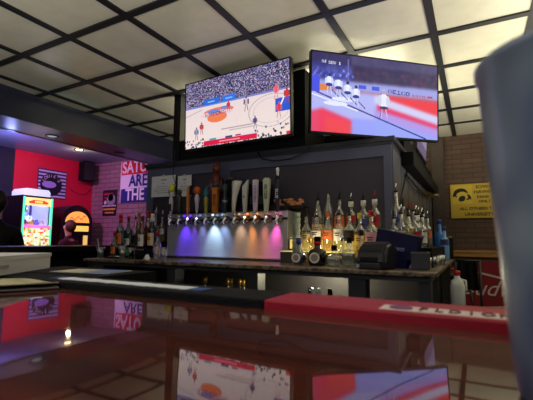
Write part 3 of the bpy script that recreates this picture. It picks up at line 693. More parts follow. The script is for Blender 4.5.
# front row (on the granite)
Yf = 2.42
bottle(bp_(299, Yf), Yf, CT, 'flattened blue tinted bottle with round white label beside the tower', r=.05, h=.145, shape='onion', g=glass('blue_jug_glass', (.35, .5, .68, 1), .2), liq=liquid('bluish_spirit', (.3, .4, .5, 1), .4), round_label=lw, cap=lb)
bottle(bp_(317.5, Yf), Yf, CT, 'dark squat bottle with round cream label and red neck', r=.056, h=.155, shape='squat', g=G_dark, sq=.3, round_label=lw, band=M_red, cap=M_blackm)
bottle(bp_(334, Yf), Yf, CT, 'low square clear bottle between the dark bottle and the tall square one', r=.046, h=.10, shape='squat', sq=1, liq=L_clear, cap=M_blackm)
bottle(bp_(349, Yf), Yf, CT, 'square shouldered clear bottle left of the receipt printer', r=.044, h=.15, shape='squat', sq=.8, liq=L_clear, cap=M_blackm)
bottle(bp_(361, 2.5), 2.5, CT, 'bottle with a large round yellow label behind the receipt printer', r=.04, h=.2, shape='round', liq=L_amber, g=G_clear, label=ly, lz=(.28, .62), cap=lk)
bottle(bp_(310, 2.53), 2.53, CT, 'small clear bottle in the gap behind the round label bottles', r=.03, h=.15, liq=L_gold, cap=M_gold)
bottle(bp_(342, 2.53), 2.53, CT, 'small bottle with silver cap in front of the lower step', r=.03, h=.16, liq=L_clear, cap=M_chrome)
# sleeve of cups by the tower
t = thing('cup_stack', 'tall sleeve of stacked translucent plastic cups beside the tower', 'cups', (bp_(300, 2.5) - .03, 2.505, CT))
for k in range(9): MB().lathe([(.026, .04 * k), (.031, .04 * k + .036), (.034, .04 * k + .039)], 16).build('cup', mm('cup_frost', (190, 205, 190), trans=.3), t)

# side cluster right of the partition
sx = -.34
rs2 = thing('bottle_riser', 'low dark bottle riser on the counter beside the partition side', 'shelf', (-.36, 3.2, CT))
MB().box((-.145, -.62, 0), (.12, .6, .12)).build('step', M_blackm, rs2)
z2 = CT + .12
specs = [(397, 2.78, .38, 'tall', .036, L_clear, lb, 1, 'tallest clear bottle with a silver spike pourer at the partition corner'),
         (404, 2.92, .29, 'slope', .034, L_clear, None, 3, 'clear bottle just right of the tallest corner bottle'),
         (409, 3.02, .27, 'slope', .036, L_yel, ly, 2, 'yellow liquor bottle with red pourer in the corner cluster'),
         (414, 3.15, .27, 'round', .036, L_yel, None, 2, 'yellow green liquor bottle with a red top in the corner cluster'),
         (419, 3.3, .25, 'round', .036, L_clear, lp, 1, 'clear bottle with pink label in the corner cluster'),
         (424, 3.45, .27, 'slope', .036, L_clear, lw, 3, 'clear bottle with white label in the corner cluster'),
         (428, 3.6, .24, 'round', .036, L_pale, lo_, 1, 'last clear bottle of the corner cluster, next to the blue one')]
for px, Y, h, sh, r_, lq, la, po, lab in specs:
    bottle(max(bp_(px, Y), -.48), Y, z2, lab, r=r_, h=h, shape=sh, liq=lq, label=la, lz=(.3, .55), pour=po)
front = [(394, 2.68, .19, 'small clear bottle behind the navy carton, the left one', L_clear, None), (401.5, 2.68, .22, 'clear bottle with pink label behind the navy carton', L_clear, lp),
         (409, 2.64, .2, 'short bottle of bright yellow liquor behind the navy carton', L_yel, None), (416.5, 2.68, .21, 'short clear bottle with red label above the grey box', L_clear, lr), (422.5, 2.75, .2, 'short clear bottle at the right of the grey box', L_clear, lw)]
for px, Y, h, lab, lq, la in front:
    x = max(bp_(px, Y), -.49); bottle(x, Y, z2, lab, r=.034, h=h, liq=lq, label=la, pour=1 if la else 3)
bottle(-.29, 3.88, CT, 'tall bright blue bottle at the far end of the side counter', r=.045, h=.33, shape='tall', g=mat('blue_bottle', rgb(50, 110, 190), .25), label=lw, lz=(.02, .25), cap=lb)
bottle(-.24, 3.72, CT, 'blue bottle with silver body in front of the tall blue one', r=.035, h=.26, shape='tall', g=mat('pale_blue_bottle', rgb(120, 170, 220), .25), label=lb, lz=(.5, .7), cap=lb)

# receipt printer
t = thing('receipt_printer', 'rounded black receipt printer on the granite counter', 'printer', (bp_(377, 2.33), 2.33, CT), -.2); t.scale = (.86, .86, .92)
b = MB(); b.prism([(-.115, 0), (.10, 0), (.11, .06), (.10, .13), (.06, .165), (-.0, .172), (-.055, .155), (-.10, .10), (-.118, .05)], -.105, .105, 'X')
bmesh.ops.bevel(b.bm, geom=[e for e in b.bm.edges if abs(abs(e.verts[0].co.x) - .105) < .001 and abs(e.verts[0].co.x - e.verts[1].co.x) < .001], offset=.02, segments=3, affect='EDGES')
b.build('body', mat('printer_black', rgb(34, 35, 42), .35), t)
MB().box((-.07, -.122, .05), (.05, -.09, .075)).build('paper_slot', M_ink, t)
MB().box((-.075, -.126, .008), (.07, -.11, .04), bevel=.004).build('tray_lip', mat('printer_grey', rgb(60, 62, 70), .35), t)
MB().box((-.07, -.09, .115), (.06, -.075, .122)).build('lid_seam', mat('printer_grey', rgb(60, 62, 70), .35), t)
MB().box((-.098, -.121, .01), (-.078, -.114, .03)).build('button_label', mm('pale_blue_label', (170, 195, 220)), t)
# navy carton
t = thing('navy_carton', 'tilted navy blue carton with pale script behind the printer', 'carton', (bp_(396, 2.50), 2.50, CT + .001), -.25)
M = Matrix.Translation((0, 0, .062)) @ Matrix.Rotation(.2, 4, 'Y')
nv = mat('navy_card', rgb(26, 27, 72), .4, noise=.15, scale=8)
MB().box((-.14, -.03, 0), (.13, .03, .155), M=M, bevel=.003).build('carton', nv, t)
MB().box((-.05, -.04, .0), (.08, .04, .06)).build('carton_foot', nv, t)
text('script', 'Crown', .05, mm('script_lilac', (160, 160, 215)), t, (-.01, -.033, .12), (PI / 2, .12, 0), shear=.4)
MB().box((.08, -.036, .03), (.102, -.031, .15), M=Matrix.Rotation(.45, 4, 'Y')).build('ribbon', mm('ribbon_pale', (140, 150, 190)), t)
t = thing('napkin_caddy', 'dark grey box caddy at the counter corner', 'caddy', (bp_(419, 2.4), 2.4, CT), .05)
MB().box((-.045, -.05, 0), (.055, .06, .1), bevel=.006).build('caddy_box', mat('caddy_grey', rgb(60, 62, 70), .4), t); MB().box((-.03, -.035, .095), (.04, .045, .104)).build('napkin_stack', M_blackm, t)
# clutter of small glasses at the side counter
gl0 = None
for k, (x, y, lab) in enumerate(((-.26, 2.52, 'small glass at the counter corner, right of the grey caddy'), (-.25, 2.68, 'small glass on the side counter, second from the corner'), (-.23, 2.86, 'small glass on the side counter, third from the corner'), (-.22, 3.04, 'small glass on the side counter, farthest one'))):
    if gl0 is None:
        gl0 = thing('shot_glass', lab, 'glass', (x, y, CT)); MB().lathe([(.018, 0), (.02, .004), (.026, .065), (.024, .065), (.018, .008)], 14).build('glass_wall', G_clear, gl0)
        MB().lathe([(.017, .0045), (.0185, .02)], 14).build('drink', L_pale, gl0)
    else: o = copy_tree(gl0); o.location = (x, y, CT); o['label'] = lab

# ------------------------------------------------------------------ left bottles on the counter
def lb_(px, Y, lab, **k): return bottle(atY(px, 250, Y).x, Y, k.pop('z', CT), lab, **k)
rs3 = thing('bottle_riser', 'dark bottle riser at the left end of the back counter', 'shelf', (-2.84, 2.67, CT)); MB().box((-.11, -.29, 0), (.27, .30, .08)).box((-.11, .08, .08), (.27, .30, .14)).build('step', M_blackm, rs3)
RL1, RL2 = CT + .08, CT + .14
cg = mm('cap_green', (20, 90, 50)); cr = M_red
lb_(114, 2.33, 'thin green bottle at the far left of the left bottle group', r=.028, h=.2, g=G_green, liq=L_pale, cap=cr, label=lo_, lz=(.2, .5))
lb_(119.5, 2.42, 'green bottle with orange label and red neck, left group', r=.036, h=.27, g=G_green, label=lo_, lz=(.15, .5), band=cr, cap=cr, z=RL1)
lb_(127.5, 2.52, 'green bottle with red cap beside the orange label bottle', r=.034, h=.26, g=G_green, label=lw, lz=(.1, .35), cap=cr, z=RL1)
lb_(134.5, 2.62, 'clear bottle with dark label between green and amber bottles', r=.036, h=.27, liq=L_clear, label=lk, lz=(.15, .45), pour=1, z=RL1)
lb_(141.5, 2.60, 'amber whiskey bottle with white label, left group', r=.036, h=.265, g=G_amber, liq=L_amber, label=lw, lz=(.08, .48), cap=mm('cap_brown', (120, 60, 40)), z=RL1)
lb_(138, 2.71, 'rear bottle with a cream cap in the left group', r=.036, h=.33, g=G_amber, liq=L_amber, cap=mm('cap_cream', (210, 195, 165)), z=RL1)
lb_(147.5, 2.80, 'rear bottle with a tall red cap in the left group', r=.038, h=.275, liq=L_red, band=cr, cap=cr, z=RL2)
lb_(151.5, 2.64, 'dark wine bottle with cream label and white neck', r=.04, h=.285, g=G_dark, label=lc, lz=(.1, .5), band=lw, cap=lw, z=RL1)
lb_(155, 2.86, 'rear clear bottle with grey cap beside the notice', r=.036, h=.28, liq=L_pale, cap=mm('cap_grey', (140, 130, 140)), pour=1, z=RL2)
lb_(161.5, 2.80, 'clear bottle with gold label next to the beer tower', r=.034, h=.24, liq=L_gold, label=lw, lz=(.3, .5), pour=1, z=RL2)
lb_(157.5, 2.50, 'short clear bottle with red label near the beer tower', r=.03, h=.2, liq=L_clear, label=lr, lz=(.2, .5), cap=cr)
def tumbler(px, Y, r, h, lab, straw=False, drink=None, name='pint_glass'):
    x = atY(px, 255, Y).x; t = thing(name, lab, 'glass', (x, Y, CT))
    MB().lathe([(r * .7, 0), (r * .75, .004), (r, h), (r * .94, h), (r * .7, .01)], 18).build('glass_wall', G_clear, t)
    if drink: MB().lathe([(r * .66, .011), (r * .82, h * .6)], 18).build('drink', drink, t)
    if straw: MB().tube([(.0, 0, .012), (-r * .75, 0, h), (-r * 1.3, 0, h * 1.75)], .0035, 6).build('straw', mm('straw_white', (225, 215, 225)), t)
lq = liquid('ice_water', (.8, .84, .9, 1), .35)
tumbler(100.5, 2.32, .038, .095, 'small glass of ice water with a straw at the counter left end', True, lq)
tumbler(122.5, 2.27, .034, .11, 'clear empty tumbler in front of the green bottles', False, lq)
tumbler(156.5, 2.33, .032, .11, 'clear tumbler near the left end of the drip tray')
tumbler(163.5, 2.34, .032, .10, 'clear tumbler right beside the steel drip tray')
t = thing('green_jar', 'dark green jar in front of the left bottles', 'jar', (atY(131, 252, 2.33).x, 2.33, CT)); MB().lathe([(.035, 0), (.038, .01), (.038, .09), (.03, .1)], 18).build('body', G_green, t); MB().lathe([(.034, .1), (.034, .115)], 18).build('lid', M_blackm, t); MB().box((-.02, -.0395, .03), (.02, -.036, .07)).build('label', mm('dull_green_label', (60, 110, 70)), t)
t = thing('espresso_cup', 'small white cup upside down in front of the dark wine bottle', 'cup', (atY(147, 258, 2.26).x, 2.26, CT)); MB().lathe([(.026, 0), (.024, .012), (.016, .034), (.012, .04)], 18).build('cup_body', M_white, t); MB().lathe([(.011, .04), (.011, .045)], 14).build('foot_ring', M_white, t)
t = thing('bar_spoon_tray', 'flat dark tray with utensils on the left counter', 'tray', (atY(113, 258, 2.3).x, 2.32, CT)); MB().box((-.07, -.04, 0), (.07, .04, .012), bevel=.003).build('tray', M_black, t); MB().tube([(-.06, -.02, .016), (.06, .0, .018)], .004, 6).build('spoon', M_chrome, t)
t = thing('condiment_tub', 'black tub between the white cup and the tumbler', 'tub', (atY(139, 256, 2.33).x, 2.33, CT)); MB().lathe([(.03, 0), (.036, .075), (.033, .075), (.03, .06)], 16).build('tub', M_blackm, t); MB().lathe([(.036, .075), (.036, .082)], 16).build('lid', mm('lid_amber', (120, 70, 40)), t)

# bottles in the under-counter bays
def bay_bottle(x, y, z, h, c, lab, grp, foil=M_gold):
    t = thing('wine_bottle', lab, 'bottle', (x, y, z), 0, grp); MB().lathe(SH['round'](.038, h), 14).build('glass_body', c, t); MB().lathe([(.0155, h * .84), (.0155, h + .002), (.008, h + .004)], 12).build('foil', foil, t)
z = CT - .40
for k, px in enumerate((205, 225.5, 231, 237, 243, 248)):
    bay_bottle(atY(px, 285, 2.4).x, 2.4 + .03 * (k % 2), z, .275, G_dark, 'gold foil topped bottle in the dark bay under the taps', 'gold foiled bottles under the counter')
for px, f, lab in ((309, M_chrome, 'bottle with silver top in the lit bay, leftmost'), (317, M_white, 'bottle with white top in the lit bay, beside the silver one'), (329, M_blackm, 'dark bottle with black cap in the lit bay'), (351, mm('cap_tan', (180, 150, 90)), 'bottle with tan cap at the right of the lit bay')):
    bay_bottle(atY(px, 290, 2.4).x, 2.42, z, .25, G_dark if px > 320 else G_clear, lab, None, f)
for px, lab in ((384, 'clear plastic bag of ice like cups in the right bay, left one'), (421, 'clear plastic bag of cups in the right bay, right one')):
    x = atY(px, 290, 2.42).x; t = thing('plastic_bag', lab, 'bag', (x, 2.42, z)); b = MB(); b.sphere((0, 0, .11), .1, 14, (1.0, .7, 1.1))
    for v in b.bm.verts: v.co += Vector((random.uniform(-1, 1), random.uniform(-1, 1), random.uniform(-1, 1))) * .008
    b.build('film', mat('bag_film', rgb(120, 130, 130), .2, trans=.3), t); MB().box((-.05, -.03, .005), (.05, .03, .14)).build('contents', mm('bag_contents', (70, 76, 76)), t)

# ------------------------------------------------------------------ left room
# banner
a = atY(122, 162, 4.985); c = atY(122, 203, 4.985); Wb, Hb = 1.46, a.z - c.z
t = thing('wall_banner', 'red white and blue lettered banner on the painted brick wall', 'banner', (a.x + Wb / 2, 4.985, c.z))
for i, (cn, cc) in enumerate((('banner_navy', (36, 44, 130)), ('banner_white', (222, 222, 238)), ('banner_red', (205, 24, 44)))):
    b = MB(); n = 24
    for k in range(n):
        x0 = -Wb / 2 + Wb * k / n; x1 = x0 + Wb / n; f = lambda x: .006 * math.sin(x * 14)
        vs = [b.bm.verts.new((x0, f(x0), Hb * i / 3)), b.bm.verts.new((x1, f(x1), Hb * i / 3)), b.bm.verts.new((x1, f(x1), Hb * (i + 1) / 3)), b.bm.verts.new((x0, f(x0), Hb * (i + 1) / 3))]
        b.bm.faces.new(vs)
    b.build(('navy', 'white', 'red')[i] + '_stripe', mm(cn, cc, rough=.8), t)
MB().tube([(-Wb / 2, 0, -.02), (-Wb / 2, 0, Hb)], .012, 6).build('hem', mm('banner_hem', (225, 225, 240), rough=.8), t)
bw = mm('banner_letter_white', (232, 232, 244), rough=.8); bn = mm('banner_letter_navy', (36, 44, 130), rough=.8)
text('lettering', 'SATURDAYS', .30, bw, t, (.02, -.012, Hb * .83), sx=.86, bold=.006)
text('lettering', 'ARE FOR', .30, bn, t, (.0, -.012, Hb * .5), sx=.86, bold=.006)
text('lettering', 'THE BOYS', .30, bw, t, (.0, -.012, Hb * .17), sx=.86, bold=.006)
# framed posters on painted brick
def poster(px0, py0, px1, py1, lab, base, parts, Y=4.99):
    a = atY(px0, py0, Y); c = atY(px1, py1, Y); w, h = c.x - a.x, a.z - c.z
    t = thing('wall_poster', lab, 'poster', ((a.x + c.x) / 2, Y, (a.z + c.z) / 2))
    MB().box((-w / 2, -.01, -h / 2), (w / 2, .005, h / 2), bevel=.003).build('board', base, t)
    for nm, kind, args, mt in parts:
        b = MB()
        if kind == 'b': u0, v0, u1, v1 = args; b.box((u0 * w, -.013, v0 * h), (u1 * w, -.01, v1 * h))
        else: u, v, r_ = args; b.lathe([(r_ * w, 0), (r_ * w, .003)], 20, M=Matrix.Translation((u * w, -.01, v * h)) @ Matrix.Rotation(PI / 2, 4, 'X'))
        b.build(nm, mt, t)
    return t
pw = mm('poster_white', (205, 200, 215)); pr_ = mm('poster_red', (170, 40, 70)); pg = mm('poster_gold', (200, 160, 70)); pk = mm('poster_black', (30, 26, 40)); pgrey = mm('poster_grey', (130, 140, 150))
poster(103.5, 190.5, 116.5, 207, 'dark poster with red and grey emblem on painted brick', pk, [('emblem', 'c', (.12, -.08, .3), pgrey), ('emblem_mark', 'c', (.1, .05, .18), pr_), ('stripe', 'b', (-.4, .2, .25, .32), pr_), ('stripe', 'b', (-.35, .0, -.1, .1), pr_), ('edge_band', 'b', (-.48, -.45, .48, -.38), pw), ('badge', 'c', (-.28, -.22, .1), pw)])
poster(103, 208, 116, 215.5, 'small black sign with gold band just below the dark poster', pk, [('gold_band', 'b', (-.45, .2, .45, .42), pg), ('gold_text', 'b', (-.3, -.2, .35, -.05), pg)])
# striped sign on the red wall with a dark disc and arched lettering
t = thing('striped_sign', 'blue striped tin sign with dark disc and arched lettering on red wall', 'sign', (-6.59, 4.165, EYE + .975), PI / 2)
w, h = .52, .50
MB().box((-w / 2, -.012, -h / 2), (w / 2, 0, h / 2)).build('board', mm('sign_indigo', (40, 40, 84)), t)
b = MB()
for k in range(8): b.box((-w / 2 + .005, -.014, -h / 2 + .012 + k * .062), (w / 2 - .005, -.0115, -h / 2 + .042 + k * .062))
b.build('stripes', mm('sign_lavender', (190, 190, 230)), t)
MB().lathe([(.2, 0), (.2, .003)], 30, M=Matrix.Translation((-.02, -.0145, -.02)) @ Matrix.Rotation(PI / 2, 4, 'X')).build('disc', mm('sign_black', (22, 22, 38)), t)
MB().lathe([(.1, 0), (.1, .002)], 30, M=Matrix.Translation((-.06, -.018, -.02)) @ Matrix.Rotation(PI / 2, 4, 'X') @ Matrix.Diagonal((1.3, .6, 1, 1))).build('disc_panel', mm('sign_violet', (150, 140, 220)), t)
for i, ch in enumerate("LOUIE'S"):
    an = PI * .86 - i * .36
    text('letter', ch, .075, mm('sign_pale', (215, 215, 240)), t, (-.02 + .155 * math.cos(an), -.019, -.02 + .155 * math.sin(an)), (PI / 2, 0, 0)).rotation_euler = (PI / 2, -(an - PI / 2), 0)
# wall speaker
t = thing('wall_speaker', 'black loudspeaker mounted high in the corner of the red wall', 'speaker', (-6.42, 4.72, EYE + 1.27), PI / 2 - .1)
MB().box((-.11, -.09, -.18), (.11, .09, .18), bevel=.012).build('cabinet', M_blackm, t); MB().box((-.095, -.095, -.165), (.095, -.088, .165)).build('grille', mat('speaker_grille', rgb(22, 22, 28), .6, bump=.6, scale=300), t); MB().box((-.02, .09, -.02), (.02, .18, .02)).build('wall_bracket', M_black, t)
cable([(-6.59, 4.5, EYE + .98), (-6.59, 4.56, EYE + .9), (-6.59, 4.7, EYE + .84), (-6.59, 4.85, EYE + .86), (-6.59, 4.96, EYE + .98)], .004, 'thin wire looping on the red wall below the speaker', mm('wire_dark', (60, 20, 40)))

# claw machine, front facing +X
t = thing('claw_machine', 'brightly lit claw crane game with green edge lights against the red wall', 'arcade machine', (-6.15, 3.535, 0), PI / 2)
cw = .215; white = mm('claw_white', (210, 225, 225))
glow = mat('claw_glow', rgb(230, 230, 250), .4, emit=rgb(220, 225, 255), es=1.0)
MB().box((-cw, -.25, 0), (cw, .25, 1.03), bevel=.01).build('base_cabinet', mm('claw_cab', (40, 44, 60)), t)
MB().box((-cw, .2, 1.03), (cw, .25, 1.76)).build('rear_panel', mat('claw_back', rgb(180, 180, 220), .5, emit=rgb(175, 175, 235), es=.8), t)
MB().box((cw - .03, -.2, 1.35), (cw - .015, .2, 1.75)).build('side_panel', MATS['claw_back'], t)  # glowing inner wall added so the window looks bright inside
for s in (-1, 1):
    MB().box((s * cw - .014, -.262, .3), (s * cw + .014, -.226, 1.77)).build('edge_light', mat('green_edge_light', rgb(80, 240, 170), .4, emit=rgb(90, 235, 180), es=.85), t)
    MB().box((s * (cw + .018) - .010, -.25, 1.03), (s * (cw + .018) + .010, .25, 1.79)).build('side_frame', M_black, t)
MB().box((-cw, -.25, 1.76), (cw, .25, 1.79)).build('roof', M_black, t)
MB().prism([(-.2, 1.79), (.2, 1.79), (.2, 1.86), (.17, 1.9), (-.17, 1.9), (-.2, 1.86)], -.22, .12).build('topper', mat('claw_topper', rgb(190, 220, 225), .4, emit=rgb(185, 220, 230), es=.7), t)
MB().box((-cw + .02, -.258, 1.64), (cw - .02, -.246, 1.76)).build('marquee', mat('claw_marquee', rgb(240, 190, 90), .4, emit=rgb(255, 225, 150), es=1.0), t)
MB().prism([(-.14, 1.67), (.14, 1.67), (.155, 1.695), (.08, 1.725), (-.08, 1.725), (-.155, 1.695)], -.264, -.259).build('marquee_band', mat('claw_marquee_red', rgb(215, 50, 40), .4, emit=rgb(225, 70, 50), es=.9), t)
text('marquee_text', 'PRIZES', .04, mat('claw_text', rgb(255, 220, 90), .4, emit=rgb(255, 220, 90), es=1), t, (0, -.267, 1.695), bold=.002)
MB().box((-cw + .02, -.245, 1.33), (cw - .02, -.24, 1.64)).build('front_glass', glass('claw_glass', (.95, .97, 1, 1), .06), t)
for x in (-.14, -.03, .1): MB().box((x - .012, .1, 1.36), (x + .012, .13, 1.75)).build('curtain_strip', mat('claw_strip', rgb(70, 60, 150), .5), t)
MB().tube([(-.05, -.02, 1.76), (-.05, -.02, 1.6)], .01, 6).sphere((-.05, -.02, 1.58), .03, 10).tube([(-.05, -.02, 1.57), (-.09, -.02, 1.53), (-.07, -.02, 1.49)], .008, 6).tube([(-.05, -.02, 1.57), (-.01, -.02, 1.53), (-.03, -.02, 1.49)], .008, 6).build('claw', M_chrome, t)
MB().box((-cw + .02, -.23, 1.31), (cw - .02, .2, 1.33)).build('prize_bed', glow, t)
MB().box((-cw + .01, -.275, 1.3), (cw - .01, -.23, 1.345), bevel=.008).build('control_ledge', mat('claw_ledge', rgb(235, 130, 200), .4, emit=rgb(235, 120, 200), es=.8), t)
ad = Pic(40, 44); cols = [(240, 235, 225), (250, 235, 160), (225, 80, 60), (120, 190, 90), (240, 170, 60), (255, 250, 230), (220, 235, 150), (200, 240, 180)]
db_ = {}
ad.fill(lambda u, v: db_.setdefault((int(u * 13), int(v * 10)), random.choice(cols)))
ad.mesh('printed_front', cw * 1.86, .27, attr_mat('claw_print', .9, .4, True), t, 0).location = (0, -.254, 1.165)
MB().box((-cw, -.268, .995), (cw, -.25, 1.03)).build('lit_sill', mat('claw_sill', rgb(230, 220, 200), .4, emit=rgb(235, 225, 200), es=.8), t)
pz = [mm('plush_%d' % i, c) for i, c in enumerate(((230, 90, 160), (240, 200, 80), (120, 130, 230), (240, 240, 240)))]
for k in range(12):
    o = MB().sphere((0, 0, 0), .034, 10, (1, 1, 1.15)).sphere((0, -.005, .04), .023, 10).build('plush_toy', pz[k % 4]); o.location = (-6.08 + (.1 * (k // 4) - .1), 3.41 + (k % 4) * .083, 1.37)
    tag(o, 'small plush toy heaped inside the claw crane game', 'toy', 'plush toys in the claw machine')

# jukebox
t = thing('jukebox', 'dark arched jukebox with glowing amber dome beside the claw game', 'jukebox', (-6.25, 4.32, 0), PI / 2)
jw = .30
JZ = 1.42
def arch(w, z0, zc, n=12): return [(-w, z0), (w, z0)] + [(w * math.cos(PI * k / n), zc + w * math.sin(PI * k / n)) for k in range(n + 1)]
MB().prism(arch(jw, 0, JZ), -.2, .25).build('cabinet', mat('jukebox_wine', rgb(34, 14, 26), .35), t)
DW = .225
dome = mat('jukebox_dome', rgb(245, 170, 80), .4, emit=rgb(250, 165, 75), es=.95, noise=0)
MB().prism([(DW * math.cos(PI * k / 14), JZ + DW * .85 * math.sin(PI * k / 14)) for k in range(15)], -.215, -.201).build('lit_dome', dome, t)
b = MB(); sw = [(-.15 + .025 * k, JZ + .05 + .03 * math.sin(k * 1.3) + .004 * k) for k in range(13)]; b.prism([(x, z - .008) for x, z in sw] + [(x, z + .008) for x, z in sw[::-1]], -.219, -.215)
b.build('dome_lettering', mat('dome_dark', rgb(190, 70, 30), .4, emit=rgb(200, 80, 40), es=.5), t)
MB().box((-.22, -.212, 1.27), (.22, -.2, 1.365)).build('lit_band', mat('jukebox_band', rgb(250, 200, 90), .4, emit=rgb(250, 200, 95), es=.95), t)
MB().box((-.25, -.216, 1.365), (.25, -.2, 1.42)).box((-.25, -.216, 1.23), (.25, -.2, 1.27)).build('trim_bar', M_black, t)
MB().box((.13, -.212, .95), (.21, -.2, 1.2)).build('lit_panel', mat('jukebox_panel', rgb(240, 200, 110), .4, emit=rgb(240, 200, 110), es=.7), t)
MB().box((-.22, -.212, .9), (.1, -.2, 1.2)).build('dark_screen', M_black, t)
MB().box((-.32, -.22, 0), (.32, -.19, .08)).build('plinth', M_black, t)

# ------------------------------------------------------------------ right back wall signs
a = atY(450, 185, 6.04); c = atY(450, 218.5, 6.04)
t = thing('hawk_sign', 'yellow sign with a black hawk head emblem and text on the brown brick wall', 'sign', (a.x, 6.04, c.z)); Hs = a.z - c.z; Ws = 1.0
MB().box((0, -.01, 0), (Ws, .015, Hs)).build('board', mm('hawk_yellow', (190, 160, 44), rough=.6), t)
MB().box((.02, -.014, .2), (.27, -.01, Hs - .02)).build('emblem_panel', mm('hawk_bright', (205, 175, 50), rough=.6), t)
k_ = lambda P: [(.03 + x * .23, .23 + y * .2) for x, y in P]
b = MB(); b.prism(k_([(0, .35), (.03, .6), (.12, .8), (.3, .92), (.5, .95), (.68, .88), (.8, .72), (.84, .55), (.75, .62), (.6, .7), (.42, .7), (.26, .6), (.2, .5), (.24, .3), (.14, .38)]), -.018, -.014)
b.prism(k_([(.3, .12), (.36, .34), (.5, .42), (.64, .4), (.7, .24), (.62, .06), (.42, 0)]), -.018, -.014)
b.prism(k_([(.78, .5), (.9, .48), (1.0, .3), (.99, .08), (.93, .2), (.82, .1), (.7, .12), (.84, .26)]), -.018, -.014)
b.build('hawk_emblem', M_ink, t)
for s_, x, z, sz, sx_ in (('IOWA', .42, Hs - .05, .06, 1.2), ('HAWKEYE', .46, Hs - .12, .06, 1.2), ('FANS', .40, Hs - .19, .055, 1.1), ('ONLY', .42, Hs - .25, .05, 1.1), ('ALL OTHERS TOWED AWAY', .5, .13, .055, 1.1), ('UNIVERSITY OF IOWA', .5, .05, .06, 1.1)):
    text('lettering', s_, sz, mm('hawk_ink', (80, 66, 26), rough=.7), t, (x, -.012, z), sx=sx_, bold=.002)
# large red beer banner
t = thing('beer_banner', 'large dark red beer banner with white script on the back wall', 'banner', (.7, 6.03, EYE - 1.0))
MB().box((-1.06, -.008, -.1), (1.2, .0, .745)).build('cloth', mm('beer_red', (124, 18, 28), rough=.7, noise=.06), t)
MB().box((-1.06, -.010, -.1), (1.2, -.0075, .06)).build('lower_band', mm('beer_band', (44, 20, 24), rough=.7), t)
wt = mm('beer_white', (186, 172, 165), rough=.7)
text('script', 'Budweiser', .29, wt, t, (-.92, -.012, .38), shear=.45, align='LEFT', sx=.95, bold=.0)
MB().prism([(-1.04, .62), (-.92, .66), (-.1, .46), (1.0, .66), (1.0, .64), (-.1, .435), (-.92, .635)], -.012, -.008).prism([(-1.04, .1), (-.1, .2), (1.0, .08), (1.0, .06), (-.1, .18), (-1.04, .08)], -.012, -.008).build('bow_outline', wt, t)
text('lettering', 'KING OF BEERS', .15, mm('beer_grey', (150, 145, 140), rough=.7), t, (-.85, -.013, -.0), align='LEFT', sx=1.05, bold=.004)
# white jug hung beyond the side counter
SX, SY = .03, 2.95
ss = thing('service_stand', 'dark service stand behind the red mat, right of the back counter', 'stand', (SX, SY, 0))
MB().box((-.13, -.15, 0), (.2, .15, .67), bevel=.005).build('stand_body', M_blackm, ss); MB().box((-.15, -.17, .67), (.22, .17, .69)).build('stand_top', M_black, ss)
t = thing('spray_jug', 'white plastic jug with red cap beyond the end of the back counter', 'jug', (atY(458, 300, 2.9).x, 2.9, .69))
MB().lathe([(.04, 0), (.045, .012), (.045, .15), (.036, .19), (.02, .2), (.017, .225)], 18, sq=.4).build('jug_body', mm('jug_white', (205, 210, 205), rough=.45), t)
MB().lathe([(.02, .222), (.021, .25), (.012, .255)], 14).build('cap', M_red, t); MB().tube([(.015, 0, .2), (.05, 0, .19), (.052, 0, .13), (.042, 0, .11)], .008, 8).build('handle', mm('jug_white', (205, 210, 205)), t)
t = thing('hanging_apron', 'black garment hanging in front of the red beer banner', 'garment', (atY(468, 280, 4.4).x, 4.4, 0))
bz_ = atY(468, 290, 4.4).z; tz_ = atY(468, 262, 4.4).z
b = MB(); n = 16; wv = lambda u: .05 * math.sin(u * 17)
for k in range(n):
    u0, u1 = k / n, (k + 1) / n; x0, x1 = -.10 + .20 * u0, -.10 + .20 * u1
    b.bm.faces.new([b.bm.verts.new((x0, wv(u0) - .01, bz_)), b.bm.verts.new((x1, wv(u1) - .01, bz_ + .02)), b.bm.verts.new((x1 * .9, wv(u1) * .4, tz_)), b.bm.verts.new((x0 * .9, wv(u0) * .4, tz_))])
gm = b.build('cloth', M_blackm, t); md = gm.modifiers.new('thick', 'SOLIDIFY'); md.thickness = .015
MB().tube([(-.11, .02, tz_ + .01), (.11, .02, tz_ + .01)], .012, 8).build('rail_bar', M_black, t)
for s in (-1, 1): MB().tube([(s * .11, .02, 0), (s * .11, .02, tz_ + .02)], .012, 8).build('rail_leg', M_black, t)
# black chair back seen beyond the side counter
t = thing('bar_stool', 'black padded bar stool beyond the side counter', 'stool', (-.256, 4.95, 0), .5)
MB().lathe([(.18, .72), (.19, .74), (.19, .78), (.16, .8)], 20).build('seat', M_black, t)
MB().box((-.10, .14, .86), (.10, .18, 1.2), bevel=.015).build('backrest', M_black, t)
for sx_, sy_ in ((-1, -1), (1, -1), (1, 1), (-1, 1)): MB().tube([(sx_ * .12, sy_ * .12, .72), (sx_ * .19, sy_ * .19, 0)], .014, 8).build('leg', M_black, t)
for s in (-1, 1): MB().tube([(s * .13, .15, .74), (s * .14, .16, .9)], .012, 8).build('back_post', M_black, t)
MB().tube([(.165 * math.cos(a), .165 * math.sin(a), .25) for a in [k * PI / 8 for k in range(17)]], .009, 6).build('foot_ring', M_chrome, t)

